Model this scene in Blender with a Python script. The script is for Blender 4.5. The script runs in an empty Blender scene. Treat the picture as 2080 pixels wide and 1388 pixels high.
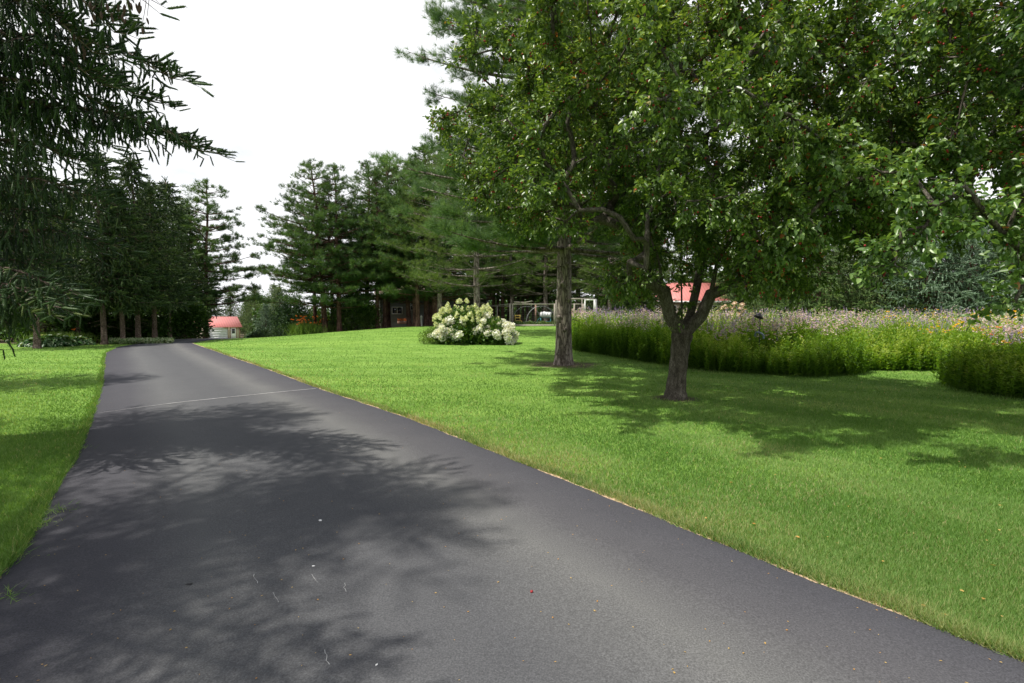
import bpy, math, random
import numpy as np
R = math.radians
sc = bpy.context.scene
COL = sc.collection
rng = np.random.default_rng(7)

# ------------------------------------------------------------------ camera
F = 1040.0            # focal length in px of a 2080 px wide frame
EYE = 1.6
PITCH = math.atan(54.0 / F)
cd = bpy.data.cameras.new('camera'); cam = bpy.data.objects.new('camera', cd); COL.objects.link(cam)
cd.sensor_width = 36; cd.lens = 18.0; cd.clip_end = 3000; cd.clip_start = 0.05
cam.location = (0, 0, EYE); cam.rotation_euler = (math.pi/2 - PITCH, 0, 0)
sc.camera = cam

def sstep(t):
    t = np.clip(t, 0, 1); return t*t*(3-2*t)
def H(x, y):
    x = np.asarray(x, float); y = np.asarray(y, float)
    m = 0.68*sstep((y-15)/27)*sstep((x+20)/14)
    d = 2.7*sstep((y-31)/40)*sstep((-x-13)/12)
    return m - d
def ray(px, py):
    dx = (px-1040)/F; dz = -(py-694)/F
    c, s = math.cos(PITCH), math.sin(PITCH)
    return np.array([dx, c + dz*s, -s + dz*c])
def P(px, py, Y):
    r = ray(px, py); r = r/r[1]*Y
    return np.array([r[0], Y, EYE + r[2]])
def G(px, py):
    r = ray(px, py); r = r/r[1]
    lo, hi = 1.0, 1.0
    for Y in np.arange(1, 160, .1):
        if EYE + r[2]*Y <= float(H(r[0]*Y, Y)): break
    return np.array([r[0]*Y, Y, float(H(r[0]*Y, Y))])
def GX(px, Y):
    x = (px-1040)/F*Y*1.0013
    return np.array([x, Y, float(H(x, Y))])

# ------------------------------------------------------------------ mesh helpers
class MB:
    def __init__(s): s.v=[]; s.t=[]; s.q=[]; s.r=[]; s.n=0
    def add(s, v, t=None, q=None, r=0.5):
        v = np.asarray(v, float).reshape(-1,3)
        if t is not None and len(t): s.t.append(np.asarray(t).reshape(-1,3)+s.n)
        if q is not None and len(q): s.q.append(np.asarray(q).reshape(-1,4)+s.n)
        s.r.append(np.broadcast_to(np.asarray(r, float), (len(v),)) if np.ndim(r)==0 else np.asarray(r,float))
        s.v.append(v); s.n += len(v); return s
    def box(s, lo, hi, r=.5):
        x0,y0,z0=lo; x1,y1,z1=hi
        v=[(x0,y0,z0),(x1,y0,z0),(x1,y1,z0),(x0,y1,z0),(x0,y0,z1),(x1,y0,z1),(x1,y1,z1),(x0,y1,z1)]
        return s.add(v, q=[(0,3,2,1),(4,5,6,7),(0,1,5,4),(1,2,6,5),(2,3,7,6),(3,0,4,7)], r=r)
    def tube(s, pts, rad, seg=8, r=.5, cap=True):
        pts=np.asarray(pts,float); n=len(pts); rad=np.broadcast_to(rad,(n,))
        d=np.gradient(pts,axis=0); d/= (np.linalg.norm(d,axis=1)[:,None]+1e-9)
        ref=np.array([0,0,1.]) if abs(d[0][2])<.9 else np.array([1.,0,0])
        u=np.cross(d[0],ref); u/=np.linalg.norm(u)
        vs=[]; a=np.arange(seg)/seg*2*math.pi
        for i in range(n):
            u=u-d[i]*u.dot(d[i]); u/=np.linalg.norm(u)+1e-9
            w=np.cross(d[i],u)
            vs.append(pts[i]+rad[i]*(np.cos(a)[:,None]*u+np.sin(a)[:,None]*w))
        v=np.concatenate(vs); q=[]
        i=np.arange(n-1)[:,None]*seg; j=np.arange(seg)[None,:]; k=(j+1)%seg
        q=np.stack([i+j,i+k,i+seg+k,i+seg+j],-1).reshape(-1,4)
        t=[]
        if cap:
            v=np.concatenate([v,pts[-1:]]); b=(n-1)*seg
            t=[(b+jj,b+(jj+1)%seg,n*seg) for jj in range(seg)]
        return s.add(v,t=t,q=q,r=r)
    def build(s, name, mat, parent=None, smooth=False, loc=None, shade=None):
        v=np.concatenate(s.v).astype(np.float32) if s.v else np.zeros((0,3),np.float32)
        t=np.concatenate(s.t) if s.t else np.zeros((0,3),int); q=np.concatenate(s.q) if s.q else np.zeros((0,4),int)
        m=bpy.data.meshes.new(name)
        m.vertices.add(len(v)); m.vertices.foreach_set('co', v.ravel())
        nl=len(t)*3+len(q)*4
        m.loops.add(nl); m.loops.foreach_set('vertex_index', np.concatenate([t.ravel(),q.ravel()]).astype(np.int32))
        m.polygons.add(len(t)+len(q))
        ls=np.concatenate([np.arange(len(t))*3, len(t)*3+np.arange(len(q))*4]).astype(np.int32)
        m.polygons.foreach_set('loop_start', ls)
        if smooth: m.polygons.foreach_set('use_smooth', np.ones(len(ls),bool))
        at=m.attributes.new('rnd','FLOAT','POINT'); at.data.foreach_set('value', np.concatenate(s.r).astype(np.float32))
        m.update(calc_edges=True)
        m.materials.append(mat)
        o=bpy.data.objects.new(name,m); COL.objects.link(o)
        if parent: o.parent=parent
        if loc is not None: o.location=loc
        return o

def norm(a): return a/(np.linalg.norm(a,axis=-1,keepdims=True)+1e-9)
def inst(mb, T, pos, dirs, scale, rollmax=math.pi, r=None, up=(0,0,1)):
    """place template T (verts, tris, quads; +Z is forward, +Y the face normal) at many points"""
    tv,tt,tq=T; pos=np.asarray(pos,float); M=len(pos)
    if M==0: return
    w=norm(np.asarray(dirs,float)); upv=np.broadcast_to(np.asarray(up,float),w.shape)
    u=np.cross(w,upv); bad=np.linalg.norm(u,axis=1)<1e-3; u[bad]=(1,0,0); u=norm(u)
    v=np.cross(u,w)
    a=rng.uniform(-rollmax,rollmax,M)[:,None]
    u2=u*np.cos(a)+v*np.sin(a); v2=-u*np.sin(a)+v*np.cos(a)
    sc_=np.asarray(scale,float)
    if sc_.ndim==0: sc_=np.full(M,float(sc_))
    if sc_.ndim==1: sc_=np.stack([sc_]*3,1)
    tv=np.asarray(tv,float)
    V=(pos[:,None,:]+ (tv[None,:,0,None]*sc_[:,None,0,None])*u2[:,None,:]
       +(tv[None,:,1,None]*sc_[:,None,1,None])*v2[:,None,:]+(tv[None,:,2,None]*sc_[:,None,2,None])*w[:,None,:]).reshape(-1,3)
    off=(np.arange(M)*len(tv))[:,None,None]
    t=(np.asarray(tt)[None]+off).reshape(-1,3) if len(tt) else None
    q=(np.asarray(tq)[None]+off).reshape(-1,4) if len(tq) else None
    if r is None: r=rng.random(M)
    r=np.asarray(r,float)
    mb.add(V,t,q,r.ravel() if r.ndim==2 else np.repeat(np.broadcast_to(r,(M,)),len(tv)))

def rdir(n, zmin=-1):
    z=rng.uniform(zmin,1,n); a=rng.uniform(0,2*math.pi,n); s=np.sqrt(1-z*z)
    return np.stack([s*np.cos(a),s*np.sin(a),z],1)

# templates
def icos(rad):
    import bmesh
    bm=bmesh.new(); bmesh.ops.create_icosphere(bm,subdivisions=1,radius=rad); v=np.array([x.co for x in bm.verts]); t=[[a.index for a in f.verts] for f in bm.faces]; bm.free(); return v,t,[]
def leafT(w=.26, fold=.09, curl=.1):
    return ([(0,0,0),(-w,fold,.32),(-w*.8,fold-.3*curl,.68),(0,-curl,1),(w*.8,fold-.3*curl,.68),(w,fold,.32)],[],[(0,3,2,1),(0,5,4,3)])
LEAF=leafT(); LEAFT2=leafT(.31,.1,.14); LEAFW=leafT(.36,.1,.15); LEAFN=leafT(.13,.03,.25)
def needlesT(n, spread, ln, wd, along=0.0, seed=0):
    r_=np.random.default_rng(seed); v=[];t=[]
    for i in range(n):
        a=i*2.39996+r_.uniform(-.3,.3); th=r_.uniform(*spread); l=ln*r_.uniform(.75,1.15)
        z0=along*(i+.5)/n
        d=np.array([math.sin(th)*math.cos(a),math.sin(th)*math.sin(a),math.cos(th)])
        s=np.cross(d,r_.normal(size=3)); s/=np.linalg.norm(s)
        b=np.array([0,0,z0]); k=len(v)
        v+= [b-s*wd*.5, b+s*wd*.5, b+d*l]; t.append((k,k+1,k+2))
    return (np.array(v),t,[])
def withstem(T, w):
    v,t,q=T; v=np.array(v); k=len(v); m=v[:,2].max()*.85
    return (np.concatenate([v,[(-w,0,0),(w,0,0),(0,w,m),(0,-w,0),(0,w,0)]]), list(t)+[(k,k+1,k+2),(k+3,k+4,k+2)], q)
def withcore(T,w):
    v,t,q=T; v=np.array(v); k=len(v)
    ring=[(w*math.cos(a),w*math.sin(a),z) for z,f in ((.1,1),) for a in (0,1.57,3.14,4.71)]
    r2=[(w*.9*math.cos(a),w*.9*math.sin(a),.88) for a in (.3,1.87,3.44,5.01)]
    V=np.concatenate([v,[(0,0,-.05)],ring,r2,[(0,0,1.02)]]); t=list(t)+[(k,k+1+(i+1)%4,k+1+i) for i in range(4)]+[(k+9,k+5+i,k+5+(i+1)%4) for i in range(4)]
    q=list(q)+[(k+1+i,k+1+(i+1)%4,k+5+(i+1)%4,k+5+i) for i in range(4)]
    return V,t,q
SHOOT_HI=withcore(needlesT(26,(.45,1.0),.2,.045,.95,1),.07)
SHOOT_MID=withcore(needlesT(14,(.5,1.1),.18,.06,.9,2),.08)
SHOOT_LO=withcore(needlesT(10,(.4,1.2),.26,.12,.8,3),.06)
TUFT_HI=needlesT(34,(.1,1.25),1,.028,.35,4)
TUFT_LO=needlesT(17,(.1,1.3),1,.09,.3,5)

# ------------------------------------------------------------------ materials
def mat(name):
    m=bpy.data.materials.new(name); m.use_nodes=True; nt=m.node_tree
    b=nt.nodes['Principled BSDF']; return m,nt,b
def N(nt,t,**k):
    n=nt.nodes.new(t)
    for a,b in k.items():
        if a in n.inputs.keys(): n.inputs[a].default_value=b
        else: setattr(n,a,b)
    return n
def ramp(nt,fac,stops):
    n=nt.nodes.new('ShaderNodeValToRGB'); e=n.color_ramp.elements
    while len(e)<len(stops): e.new(.5)
    for x,(p,c) in zip(e,stops): x.position=p; x.color=(*c,1) if len(c)==3 else c
    nt.links.new(fac,n.inputs['Fac']); return n.outputs['Color']
def leaf_mat(name, stops, trans=.35, rough=.45, spec=.4, noise=0.0, tcol=1.6, nscale=.35):
    m,nt,b=mat(name); L=nt.links
    a=N(nt,'ShaderNodeAttribute',attribute_name='rnd')
    fac=a.outputs['Fac']
    if noise>0:
        tc=N(nt,'ShaderNodeTexCoord'); no=N(nt,'ShaderNodeTexNoise',Scale=nscale,Detail=2.0); L.new(tc.outputs['Object'],no.inputs['Vector'])
        mr=N(nt,'ShaderNodeMapRange'); mr.inputs['From Min'].default_value=.3; mr.inputs['From Max'].default_value=.7
        mr.inputs['To Min'].default_value=-noise; mr.inputs['To Max'].default_value=noise; L.new(no.outputs['Fac'],mr.inputs['Value'])
        ad=N(nt,'ShaderNodeMath',operation='ADD',use_clamp=True); L.new(fac,ad.inputs[0]); L.new(mr.outputs[0],ad.inputs[1]); fac=ad.outputs[0]
    c=ramp(nt,fac,stops)
    L.new(c,b.inputs['Base Color']); b.inputs['Roughness'].default_value=rough; b.inputs['Specular IOR Level'].default_value=spec
    if trans>0:
        tr=N(nt,'ShaderNodeBsdfTranslucent'); mx=N(nt,'ShaderNodeMixShader'); mx.inputs[0].default_value=trans
        hs=N(nt,'ShaderNodeMix',data_type='RGBA',blend_type='MULTIPLY'); hs.inputs[0].default_value=1
        hs.inputs[7].default_value=(tcol*1.1,tcol,tcol*.4,1); L.new(c,hs.inputs[6]); L.new(hs.outputs[2],tr.inputs['Color'])
        L.new(b.outputs[0],mx.inputs[1]); L.new(tr.outputs[0],mx.inputs[2]); L.new(mx.outputs[0],nt.nodes['Material Output'].inputs['Surface'])
    return m
def bark_mat(name, c1, c2, c3, scale=9, zs=.18, bump=.6):
    m,nt,b=mat(name); L=nt.links
    tc=N(nt,'ShaderNodeTexCoord'); mp=N(nt,'ShaderNodeMapping'); mp.inputs['Scale'].default_value=(1,1,zs); L.new(tc.outputs['Object'],mp.inputs['Vector'])
    n1=N(nt,'ShaderNodeTexNoise',Scale=scale,Detail=8.0,Roughness=.7); L.new(mp.outputs[0],n1.inputs['Vector'])
    vo=N(nt,'ShaderNodeTexVoronoi',Scale=scale*1.6,feature='DISTANCE_TO_EDGE'); 
    ad=N(nt,'ShaderNodeVectorMath',operation='MULTIPLY_ADD'); L.new(n1.outputs['Color'],ad.inputs[0]); ad.inputs[1].default_value=(.25,.25,.25); L.new(mp.outputs[0],ad.inputs[2]); L.new(ad.outputs[0],vo.inputs['Vector'])
    n2=N(nt,'ShaderNodeTexNoise',Scale=1.3,Detail=4.0); L.new(tc.outputs['Object'],n2.inputs['Vector'])
    c=ramp(nt,n1.outputs['Fac'],[(.3,c1),(.52,c2),(.72,c3)])
    cr=ramp(nt,vo.outputs['Distance'],[(0,(.28,.26,.25)),(.13,(1,1,1))])
    mx=N(nt,'ShaderNodeMix',data_type='RGBA',blend_type='MULTIPLY'); mx.inputs[0].default_value=1; L.new(c,mx.inputs[6]); L.new(cr,mx.inputs[7])
    big=ramp(nt,n2.outputs['Fac'],[(.35,(.6,.58,.55)),(.65,(1.1,1.1,1.1))])
    mx2=N(nt,'ShaderNodeMix',data_type='RGBA',blend_type='MULTIPLY'); mx2.inputs[0].default_value=.8; L.new(mx.outputs[2],mx2.inputs[6]); L.new(big,mx2.inputs[7])
    L.new(mx2.outputs[2],b.inputs['Base Color']); b.inputs['Roughness'].default_value=.9; b.inputs['Specular IOR Level'].default_value=.15
    hs=N(nt,'ShaderNodeMath',operation='ADD'); L.new(n1.outputs['Fac'],hs.inputs[0]); L.new(cr,hs.inputs[1])
    bp=N(nt,'ShaderNodeBump',Strength=bump,Distance=.03); L.new(hs.outputs[0],bp.inputs['Height']); L.new(bp.outputs[0],b.inputs['Normal'])
    return m
def plain(name, c, rough=.6, var=.15, scale=3, metal=0, spec=.4):
    m,nt,b=mat(name); L=nt.links
    tc=N(nt,'ShaderNodeTexCoord'); no=N(nt,'ShaderNodeTexNoise',Scale=scale,Detail=6.0); L.new(tc.outputs['Object'],no.inputs['Vector'])
    k=lambda f: tuple(min(1,x*f) for x in c)
    L.new(ramp(nt,no.outputs['Fac'],[(.3,k(1-var)),(.7,k(1+var))]),b.inputs['Base Color'])
    b.inputs['Roughness'].default_value=rough; b.inputs['Metallic'].default_value=metal; b.inputs['Specular IOR Level'].default_value=spec
    return m

M={}
M['crab']=leaf_mat('crabapple_leaf',[(0,(.034,.072,.015)),(.4,(.078,.145,.026)),(.72,(.175,.27,.055)),(.965,(.32,.42,.15)),(.985,(.28,.09,.03)),(1,(.25,.16,.03))],.3,.36,.55,.15)
M['crab2']=leaf_mat('crabapple_leaf_pale',[(0,(.04,.09,.024)),(.45,(.09,.17,.04)),(.75,(.19,.3,.085)),(.97,(.32,.42,.17)),(.99,(.32,.12,.03)),(1,(.3,.1,.03))],.33,.36,.55,.15)
M['pine']=leaf_mat('pine_needle',[(0,(.035,.075,.026)),(.5,(.072,.145,.044)),(1,(.13,.21,.06))],.25,.5,.3,.28,1.6,.45)
M['pine2']=leaf_mat('pine_needle_yellow',[(0,(.05,.09,.025)),(.5,(.1,.165,.04)),(1,(.16,.23,.055))],.28,.5,.3,.3,1.5,.5)
M['pinec']=leaf_mat('pine_needle_bright',[(0,(.05,.1,.04)),(.5,(.1,.19,.07)),(1,(.17,.28,.1))],.28,.5,.3,.2)
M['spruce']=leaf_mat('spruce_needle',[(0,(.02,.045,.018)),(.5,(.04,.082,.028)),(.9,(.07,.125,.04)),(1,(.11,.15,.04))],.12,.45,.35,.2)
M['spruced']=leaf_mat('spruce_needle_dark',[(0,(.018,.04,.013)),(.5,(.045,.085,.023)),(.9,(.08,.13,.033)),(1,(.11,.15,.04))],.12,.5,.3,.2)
M['sprucer']=leaf_mat('spruce_needle_light_green',[(0,(.05,.088,.028)),(.5,(.1,.165,.05)),(.9,(.155,.23,.07)),(1,(.2,.25,.08))],.15,.5,.3,.25)  # lighter green needles of the right-hand row and far gap trees
M['spruceb']=leaf_mat('spruce_needle_blue',[(0,(.06,.105,.06)),(.5,(.13,.205,.125)),(1,(.23,.32,.22))],.12,.5,.3,.2)
M['shrub']=leaf_mat('shrub_leaf',[(0,(.02,.055,.01)),(.5,(.045,.1,.018)),(1,(.08,.15,.03))],.3,.5,.35,.2)
M['shrubl']=leaf_mat('shrub_leaf_light',[(0,(.06,.12,.02)),(.5,(.11,.19,.03)),(1,(.18,.28,.06))],.3,.5,.35,.2)
M['hosta']=leaf_mat('hosta_leaf',[(0,(.03,.09,.03)),(.6,(.07,.15,.05)),(1,(.3,.36,.24))],.2,.4,.4)
M['varieg']=leaf_mat('variegated_leaf',[(0,(.08,.16,.05)),(.5,(.22,.3,.14)),(1,(.4,.45,.3))],.2,.5,.3)
M['juniper']=leaf_mat('juniper_leaf',[(0,(.03,.07,.03)),(.5,(.07,.13,.06)),(1,(.14,.22,.12))],.15,.5,.3,.3)
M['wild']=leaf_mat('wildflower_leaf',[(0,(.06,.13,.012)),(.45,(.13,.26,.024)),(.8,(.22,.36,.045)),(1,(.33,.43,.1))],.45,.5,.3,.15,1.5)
M['hyd']=leaf_mat('hydrangea_leaf',[(0,(.03,.085,.015)),(.5,(.06,.13,.022)),(1,(.11,.19,.04))],.3,.5,.3,.1)
M['pink']=leaf_mat('pink_petal',[(0,(.5,.34,.5)),(.5,(.7,.54,.68)),(1,(.82,.74,.8))],.3,.6,.2)
M['purple']=leaf_mat('purple_petal',[(0,(.2,.14,.35)),(.6,(.36,.27,.52)),(1,(.5,.4,.6))],.25,.6,.2)
M['yellow']=leaf_mat('yellow_petal',[(0,(.75,.42,.01)),(1,(.85,.6,.03))],.25,.6,.2)
M['orange']=leaf_mat('orange_petal',[(0,(.6,.14,.03)),(1,(.75,.27,.06))],.25,.6,.2)
M['white']=leaf_mat('white_petal',[(0,(.72,.76,.6)),(.4,(.84,.85,.8)),(1,(.88,.88,.86))],.25,.6,.2,0,1)
M['cream']=leaf_mat('cream_petal',[(0,(.55,.64,.3)),(.5,(.74,.78,.5)),(1,(.85,.85,.7))],.25,.6,.2,0,1)
M['peach']=leaf_mat('peach_petal',[(0,(.7,.42,.3)),(.5,(.8,.62,.48)),(1,(.85,.8,.65))],.25,.6,.2,0,1)
M['grass']=leaf_mat('grass_blade',[(0,(.085,.185,.035)),(.4,(.148,.295,.062)),(.72,(.27,.41,.14)),(.86,(.42,.45,.2)),(1,(.55,.44,.28))],.45,.5,.25,.14,1.1,.5)
M['fruit']=plain('crabapple_skin',(.3,.02,.025),.3,.3,8)
M['cone']=plain('cone_scale',(.07,.04,.028),.8,.3,20)
M['barkpine']=bark_mat('pine_bark',(.15,.12,.105),(.31,.265,.235),(.5,.45,.41),7,.2,.9)
M['barkred']=bark_mat('red_pine_bark',(.08,.045,.035),(.17,.1,.08),(.26,.17,.14),6,.25,.5)
M['barkcrab']=bark_mat('crabapple_bark',(.075,.064,.05),(.155,.138,.115),(.27,.245,.21),14,.3,.6)
M['barkspr']=bark_mat('spruce_bark',(.1,.07,.058),(.22,.165,.14),(.36,.29,.255),6,.9,.4)

# asphalt
def asphalt():
    m,nt,b=mat('asphalt'); L=nt.links
    uv=N(nt,'ShaderNodeAttribute',attribute_name='rnd')
    tc=N(nt,'ShaderNodeTexCoord')
    no=N(nt,'ShaderNodeTexNoise',Scale=.7,Detail=4.0); L.new(tc.outputs['Object'],no.inputs['Vector'])
    ad=N(nt,'ShaderNodeMath',operation='MULTIPLY_ADD'); L.new(no.outputs['Fac'],ad.inputs[0]); ad.inputs[1].default_value=.09; 
    L.new(uv.outputs['Fac'],ad.inputs[2])
    sb=N(nt,'ShaderNodeMath',operation='SUBTRACT'); L.new(ad.outputs[0],sb.inputs[0]); sb.inputs[1].default_value=.045
    lanes=ramp(nt,sb.outputs[0],[(0,(.045,.043,.051)),(.13,(.055,.053,.061)),(.26,(.094,.093,.095)),(.42,(.075,.0745,.079)),(.56,(.073,.0725,.077)),(.72,(.116,.113,.111)),(.83,(.075,.072,.077)),(1,(.052,.051,.06))])
    sp=N(nt,'ShaderNodeTexNoise',Scale=110.0,Detail=3.0,Roughness=.8); L.new(tc.outputs['Object'],sp.inputs['Vector'])
    spc=ramp(nt,sp.outputs['Fac'],[(.32,(.6,.6,.6)),(.5,(1,1,1)),(.7,(1.6,1.6,1.6))])
    bl=N(nt,'ShaderNodeTexNoise',Scale=1.9,Detail=7.0,Roughness=.65); L.new(tc.outputs['Object'],bl.inputs['Vector'])
    blc=ramp(nt,bl.outputs['Fac'],[(.3,(.91,.94,.95)),(.7,(1.03,1.06,1.06))])
    m1=N(nt,'ShaderNodeMix',data_type='RGBA',blend_type='MULTIPLY'); m1.inputs[0].default_value=1; L.new(lanes,m1.inputs[6]); L.new(spc,m1.inputs[7])
    m2=N(nt,'ShaderNodeMix',data_type='RGBA',blend_type='MULTIPLY'); m2.inputs[0].default_value=1; L.new(m1.outputs[2],m2.inputs[6]); L.new(blc,m2.inputs[7])
    L.new(m2.outputs[2],b.inputs['Base Color']); b.inputs['Roughness'].default_value=.82; b.inputs['Specular IOR Level'].default_value=.25
    bp=N(nt,'ShaderNodeBump',Strength=.5,Distance=.004); L.new(sp.outputs['Fac'],bp.inputs['Height']); L.new(bp.outputs[0],b.inputs['Normal'])
    return m
M['asphalt']=asphalt()
def lawn_mat():
    m,nt,b=mat('lawn_ground'); L=nt.links
    a=N(nt,'ShaderNodeAttribute',attribute_name='rnd'); tc=N(nt,'ShaderNodeTexCoord')
    n1=N(nt,'ShaderNodeTexNoise',Scale=38.0,Detail=6.0,Roughness=.75); L.new(tc.outputs['Object'],n1.inputs['Vector'])
    n2=N(nt,'ShaderNodeTexNoise',Scale=.8,Detail=6.0,Roughness=.6); L.new(tc.outputs['Object'],n2.inputs['Vector'])
    # mowing stripes across the slope
    mp=N(nt,'ShaderNodeMapping'); mp.inputs['Rotation'].default_value=(0,0,R(14)); mp.inputs['Scale'].default_value=(.06,1,1); L.new(tc.outputs['Object'],mp.inputs['Vector'])
    n3=N(nt,'ShaderNodeTexNoise',Scale=1.1,Detail=3.0); L.new(mp.outputs[0],n3.inputs['Vector'])
    c1=ramp(nt,n1.outputs['Fac'],[(.3,(.105,.205,.035)),(.5,(.155,.28,.052)),(.7,(.205,.34,.075))])
    c2=ramp(nt,n2.outputs['Fac'],[(.3,(.8,.85,.7)),(.7,(1.2,1.12,1.25))])
    c3=ramp(nt,n3.outputs['Fac'],[(.35,(.8,.85,.8)),(.65,(1.18,1.12,1.1))])
    m1=N(nt,'ShaderNodeMix',data_type='RGBA',blend_type='MULTIPLY'); m1.inputs[0].default_value=1; L.new(c1,m1.inputs[6]); L.new(c2,m1.inputs[7])
    m2=N(nt,'ShaderNodeMix',data_type='RGBA',blend_type='MULTIPLY'); m2.inputs[0].default_value=1; L.new(m1.outputs[2],m2.inputs[6]); L.new(c3,m2.inputs[7])
    so=ramp(nt,n1.outputs['Fac'],[(.3,(.05,.042,.025)),(.7,(.15,.13,.08))])
    fm=N(nt,'ShaderNodeMath',operation='MULTIPLY_ADD'); L.new(n2.outputs['Fac'],fm.inputs[0]); fm.inputs[1].default_value=.6; fm.inputs[2].default_value=-.3
    fa=N(nt,'ShaderNodeMath',operation='ADD',use_clamp=True); L.new(a.outputs['Fac'],fa.inputs[0]); L.new(fm.outputs[0],fa.inputs[1])
    fr=N(nt,'ShaderNodeMapRange'); fr.inputs['From Min'].default_value=.35; fr.inputs['From Max'].default_value=.65; L.new(fa.outputs[0],fr.inputs['Value'])
    m3=N(nt,'ShaderNodeMix',data_type='RGBA'); L.new(fr.outputs[0],m3.inputs[0]); L.new(m2.outputs[2],m3.inputs[6]); L.new(so,m3.inputs[7])
    L.new(m3.outputs[2],b.inputs['Base Color']); b.inputs['Roughness'].default_value=.9; b.inputs['Specular IOR Level'].default_value=.1
    bp=N(nt,'ShaderNodeBump',Strength=.7,Distance=.03); L.new(n1.outputs['Fac'],bp.inputs['Height']); L.new(bp.outputs[0],b.inputs['Normal'])
    return m
M['lawn']=lawn_mat()
M['thatch']=plain('dry_thatch',(.36,.26,.17),.9,.5,45)
def siding(name,c,period=.14):
    m,nt,b=mat(name); L=nt.links
    tc=N(nt,'ShaderNodeTexCoord'); w=N(nt,'ShaderNodeTexWave',Scale=1/period/6.283*3.14,bands_direction='Z',wave_profile='SAW'); L.new(tc.outputs['Object'],w.inputs['Vector'])
    k=lambda f: tuple(min(1,x*f) for x in c)
    L.new(ramp(nt,w.outputs['Fac'],[(0,k(.55)),(.12,k(1)),(1,k(1.08))]),b.inputs['Base Color']); b.inputs['Roughness'].default_value=.7
    return m
def metalroof(name,c):
    m,nt,b=mat(name); L=nt.links
    tc=N(nt,'ShaderNodeTexCoord'); w=N(nt,'ShaderNodeTexWave',Scale=.8,bands_direction='X'); L.new(tc.outputs['Object'],w.inputs['Vector'])
    k=lambda f: tuple(min(1,x*f) for x in c)
    L.new(ramp(nt,w.outputs['Fac'],[(0,k(.75)),(.15,k(1)),(1,k(1.05))]),b.inputs['Base Color']); b.inputs['Roughness'].default_value=.5
    return m
M['grey_siding']=siding('grey_siding',(.14,.155,.145)); M['tan_siding']=siding('tan_siding',(.52,.46,.34),.2)
M['pinkroof']=metalroof('red_metal_roof',(.58,.2,.18)); M['brownroof']=plain('brown_shingle',(.2,.14,.12),.9,.4,9)
M['whitepaint']=plain('white_paint',(.78,.78,.76),.5,.05); M['greymetal']=plain('grey_metal',(.26,.27,.26),.5,.2,3,.3)
M['glass']=plain('dark_glass',(.02,.025,.03),.08,.2,2,0,.8); M['wood']=plain('weathered_wood',(.3,.27,.23),.85,.3,14)
M['woodred']=plain('reddish_wood',(.33,.2,.15),.85,.3,14); M['wire']=plain('galvanised_wire',(.16,.16,.15),.5,.2,5,.4)
M['garagedoor']=plain('garage_door_paint',(.55,.56,.56),.6,.1); M['tank']=plain('white_plastic',(.82,.83,.84),.4,.04); M['teal']=plain('teal_paint',(.03,.2,.22),.5,.2); M['darkmetal']=plain('dark_metal',(.045,.04,.045),.5,.3,8,.4)
M['bluegrey']=plain('blue_grey_metal',(.17,.23,.28),.5,.2,8); M['stone']=plain('pale_stone',(.5,.5,.47),.8,.2,9); M['soilm']=plain('garden_soil',(.06,.04,.03),.95,.3,9)
M['seam']=plain('pale_sealant',(.34,.34,.34),.7,.45,9); M['whitechip']=plain('white_chip',(.75,.75,.74),.6,.1); M['drop']=plain('tar_spot',(.012,.012,.014),.6,.2)
M['dryleaf']=leaf_mat('dry_leaf',[(0,(.4,.2,.05)),(1,(.5,.36,.12))],.2,.6,.2)
M['yelpaint']=plain('yellow_paint',(.6,.42,.1),.6,.2)

def empty(name,label,cat,loc,group=None,rz=0):
    o=bpy.data.objects.new(name,None); COL.objects.link(o); o.location=tuple(float(a) for a in loc); o.rotation_euler=(0,0,rz)
    o['label']=label; o['category']=cat
    if group: o['group']=group
    return o
def tag(o,label,cat,group=None,kind=None):
    if kind!='structure': o['label']=label; o['category']=cat
    if group: o['group']=group
    if kind: o['kind']=kind
    return o
def copy_of(root,loc,label,rz=0,s=1.0,sz=None,group=None):
    r=root.copy(); COL.objects.link(r); r.location=tuple(float(a) for a in loc); r.rotation_euler=(0,0,rz); r.scale=(s,s,sz or s)
    r['label']=label
    if group: r['group']=group
    for ch in root.children:
        c=ch.copy(); COL.objects.link(c); c.parent=r
        for g in ch.children:
            d=g.copy(); COL.objects.link(d); d.parent=c
    return r

# ------------------------------------------------------------------ ground and road
Lp=[(0,1195),(46,1129),(107,1006),(153,930),(178,874),(201,807),(209,772),(212,735),(214,718),(240,705),(286,697.5)]
Rp=[(2080,1358),(1740,1225),(1567,1157),(1406,1092),(1216,1009),(1040,938),(826,851),(653,792),(530,746),(459,722),(410,705),(388,697)]
Lw=np.array([G(*p)[:2] for p in Lp]); Rw=np.array([G(*p)[:2] for p in Rp])
Lw=np.vstack([[(-1.9,-6)],[(-2.35,0)],Lw,[(-22.6,34)],[(-24,42)],[(-29,55)],[(-40,75)],[(-49,88)]])
Rw=np.vstack([[(6.4,-6)],[(4.0,0)],Rw,[(-19.3,33)],[(-20,42)],[(-24.5,55)],[(-35,75)],[(-45,88)]])
def XL(y): return np.interp(y,Lw[:,1],Lw[:,0])
def XR(y): return np.interp(y,Rw[:,1],Rw[:,0])
ker=np.ones(5)/5
def sm(fn,ys):
    return sum(fn(ys+d) for d in np.linspace(-.35,.35,5))/5
def onroad(x,y,m=0):
    return (x>sm(XL,y)-m)&(x<sm(XR,y)+m)

def axis(lo,hi,fine_lo,fine_hi,step,g=1.12):
    a=list(np.arange(fine_lo,fine_hi+step/2,step)); s=step
    while a[-1]<hi: s*=g; a.append(a[-1]+s)
    s=step; b=[a[0]]
    while b[-1]>lo: s*=g; b.append(b[-1]-s)
    return np.array(b[:0:-1]+a)
xs=axis(-900,900,-26,16,.25); ys=axis(-200,1500,0,50,.25)
XX,YY=np.meshgrid(xs,ys); ZZ=H(XX,YY)
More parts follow.
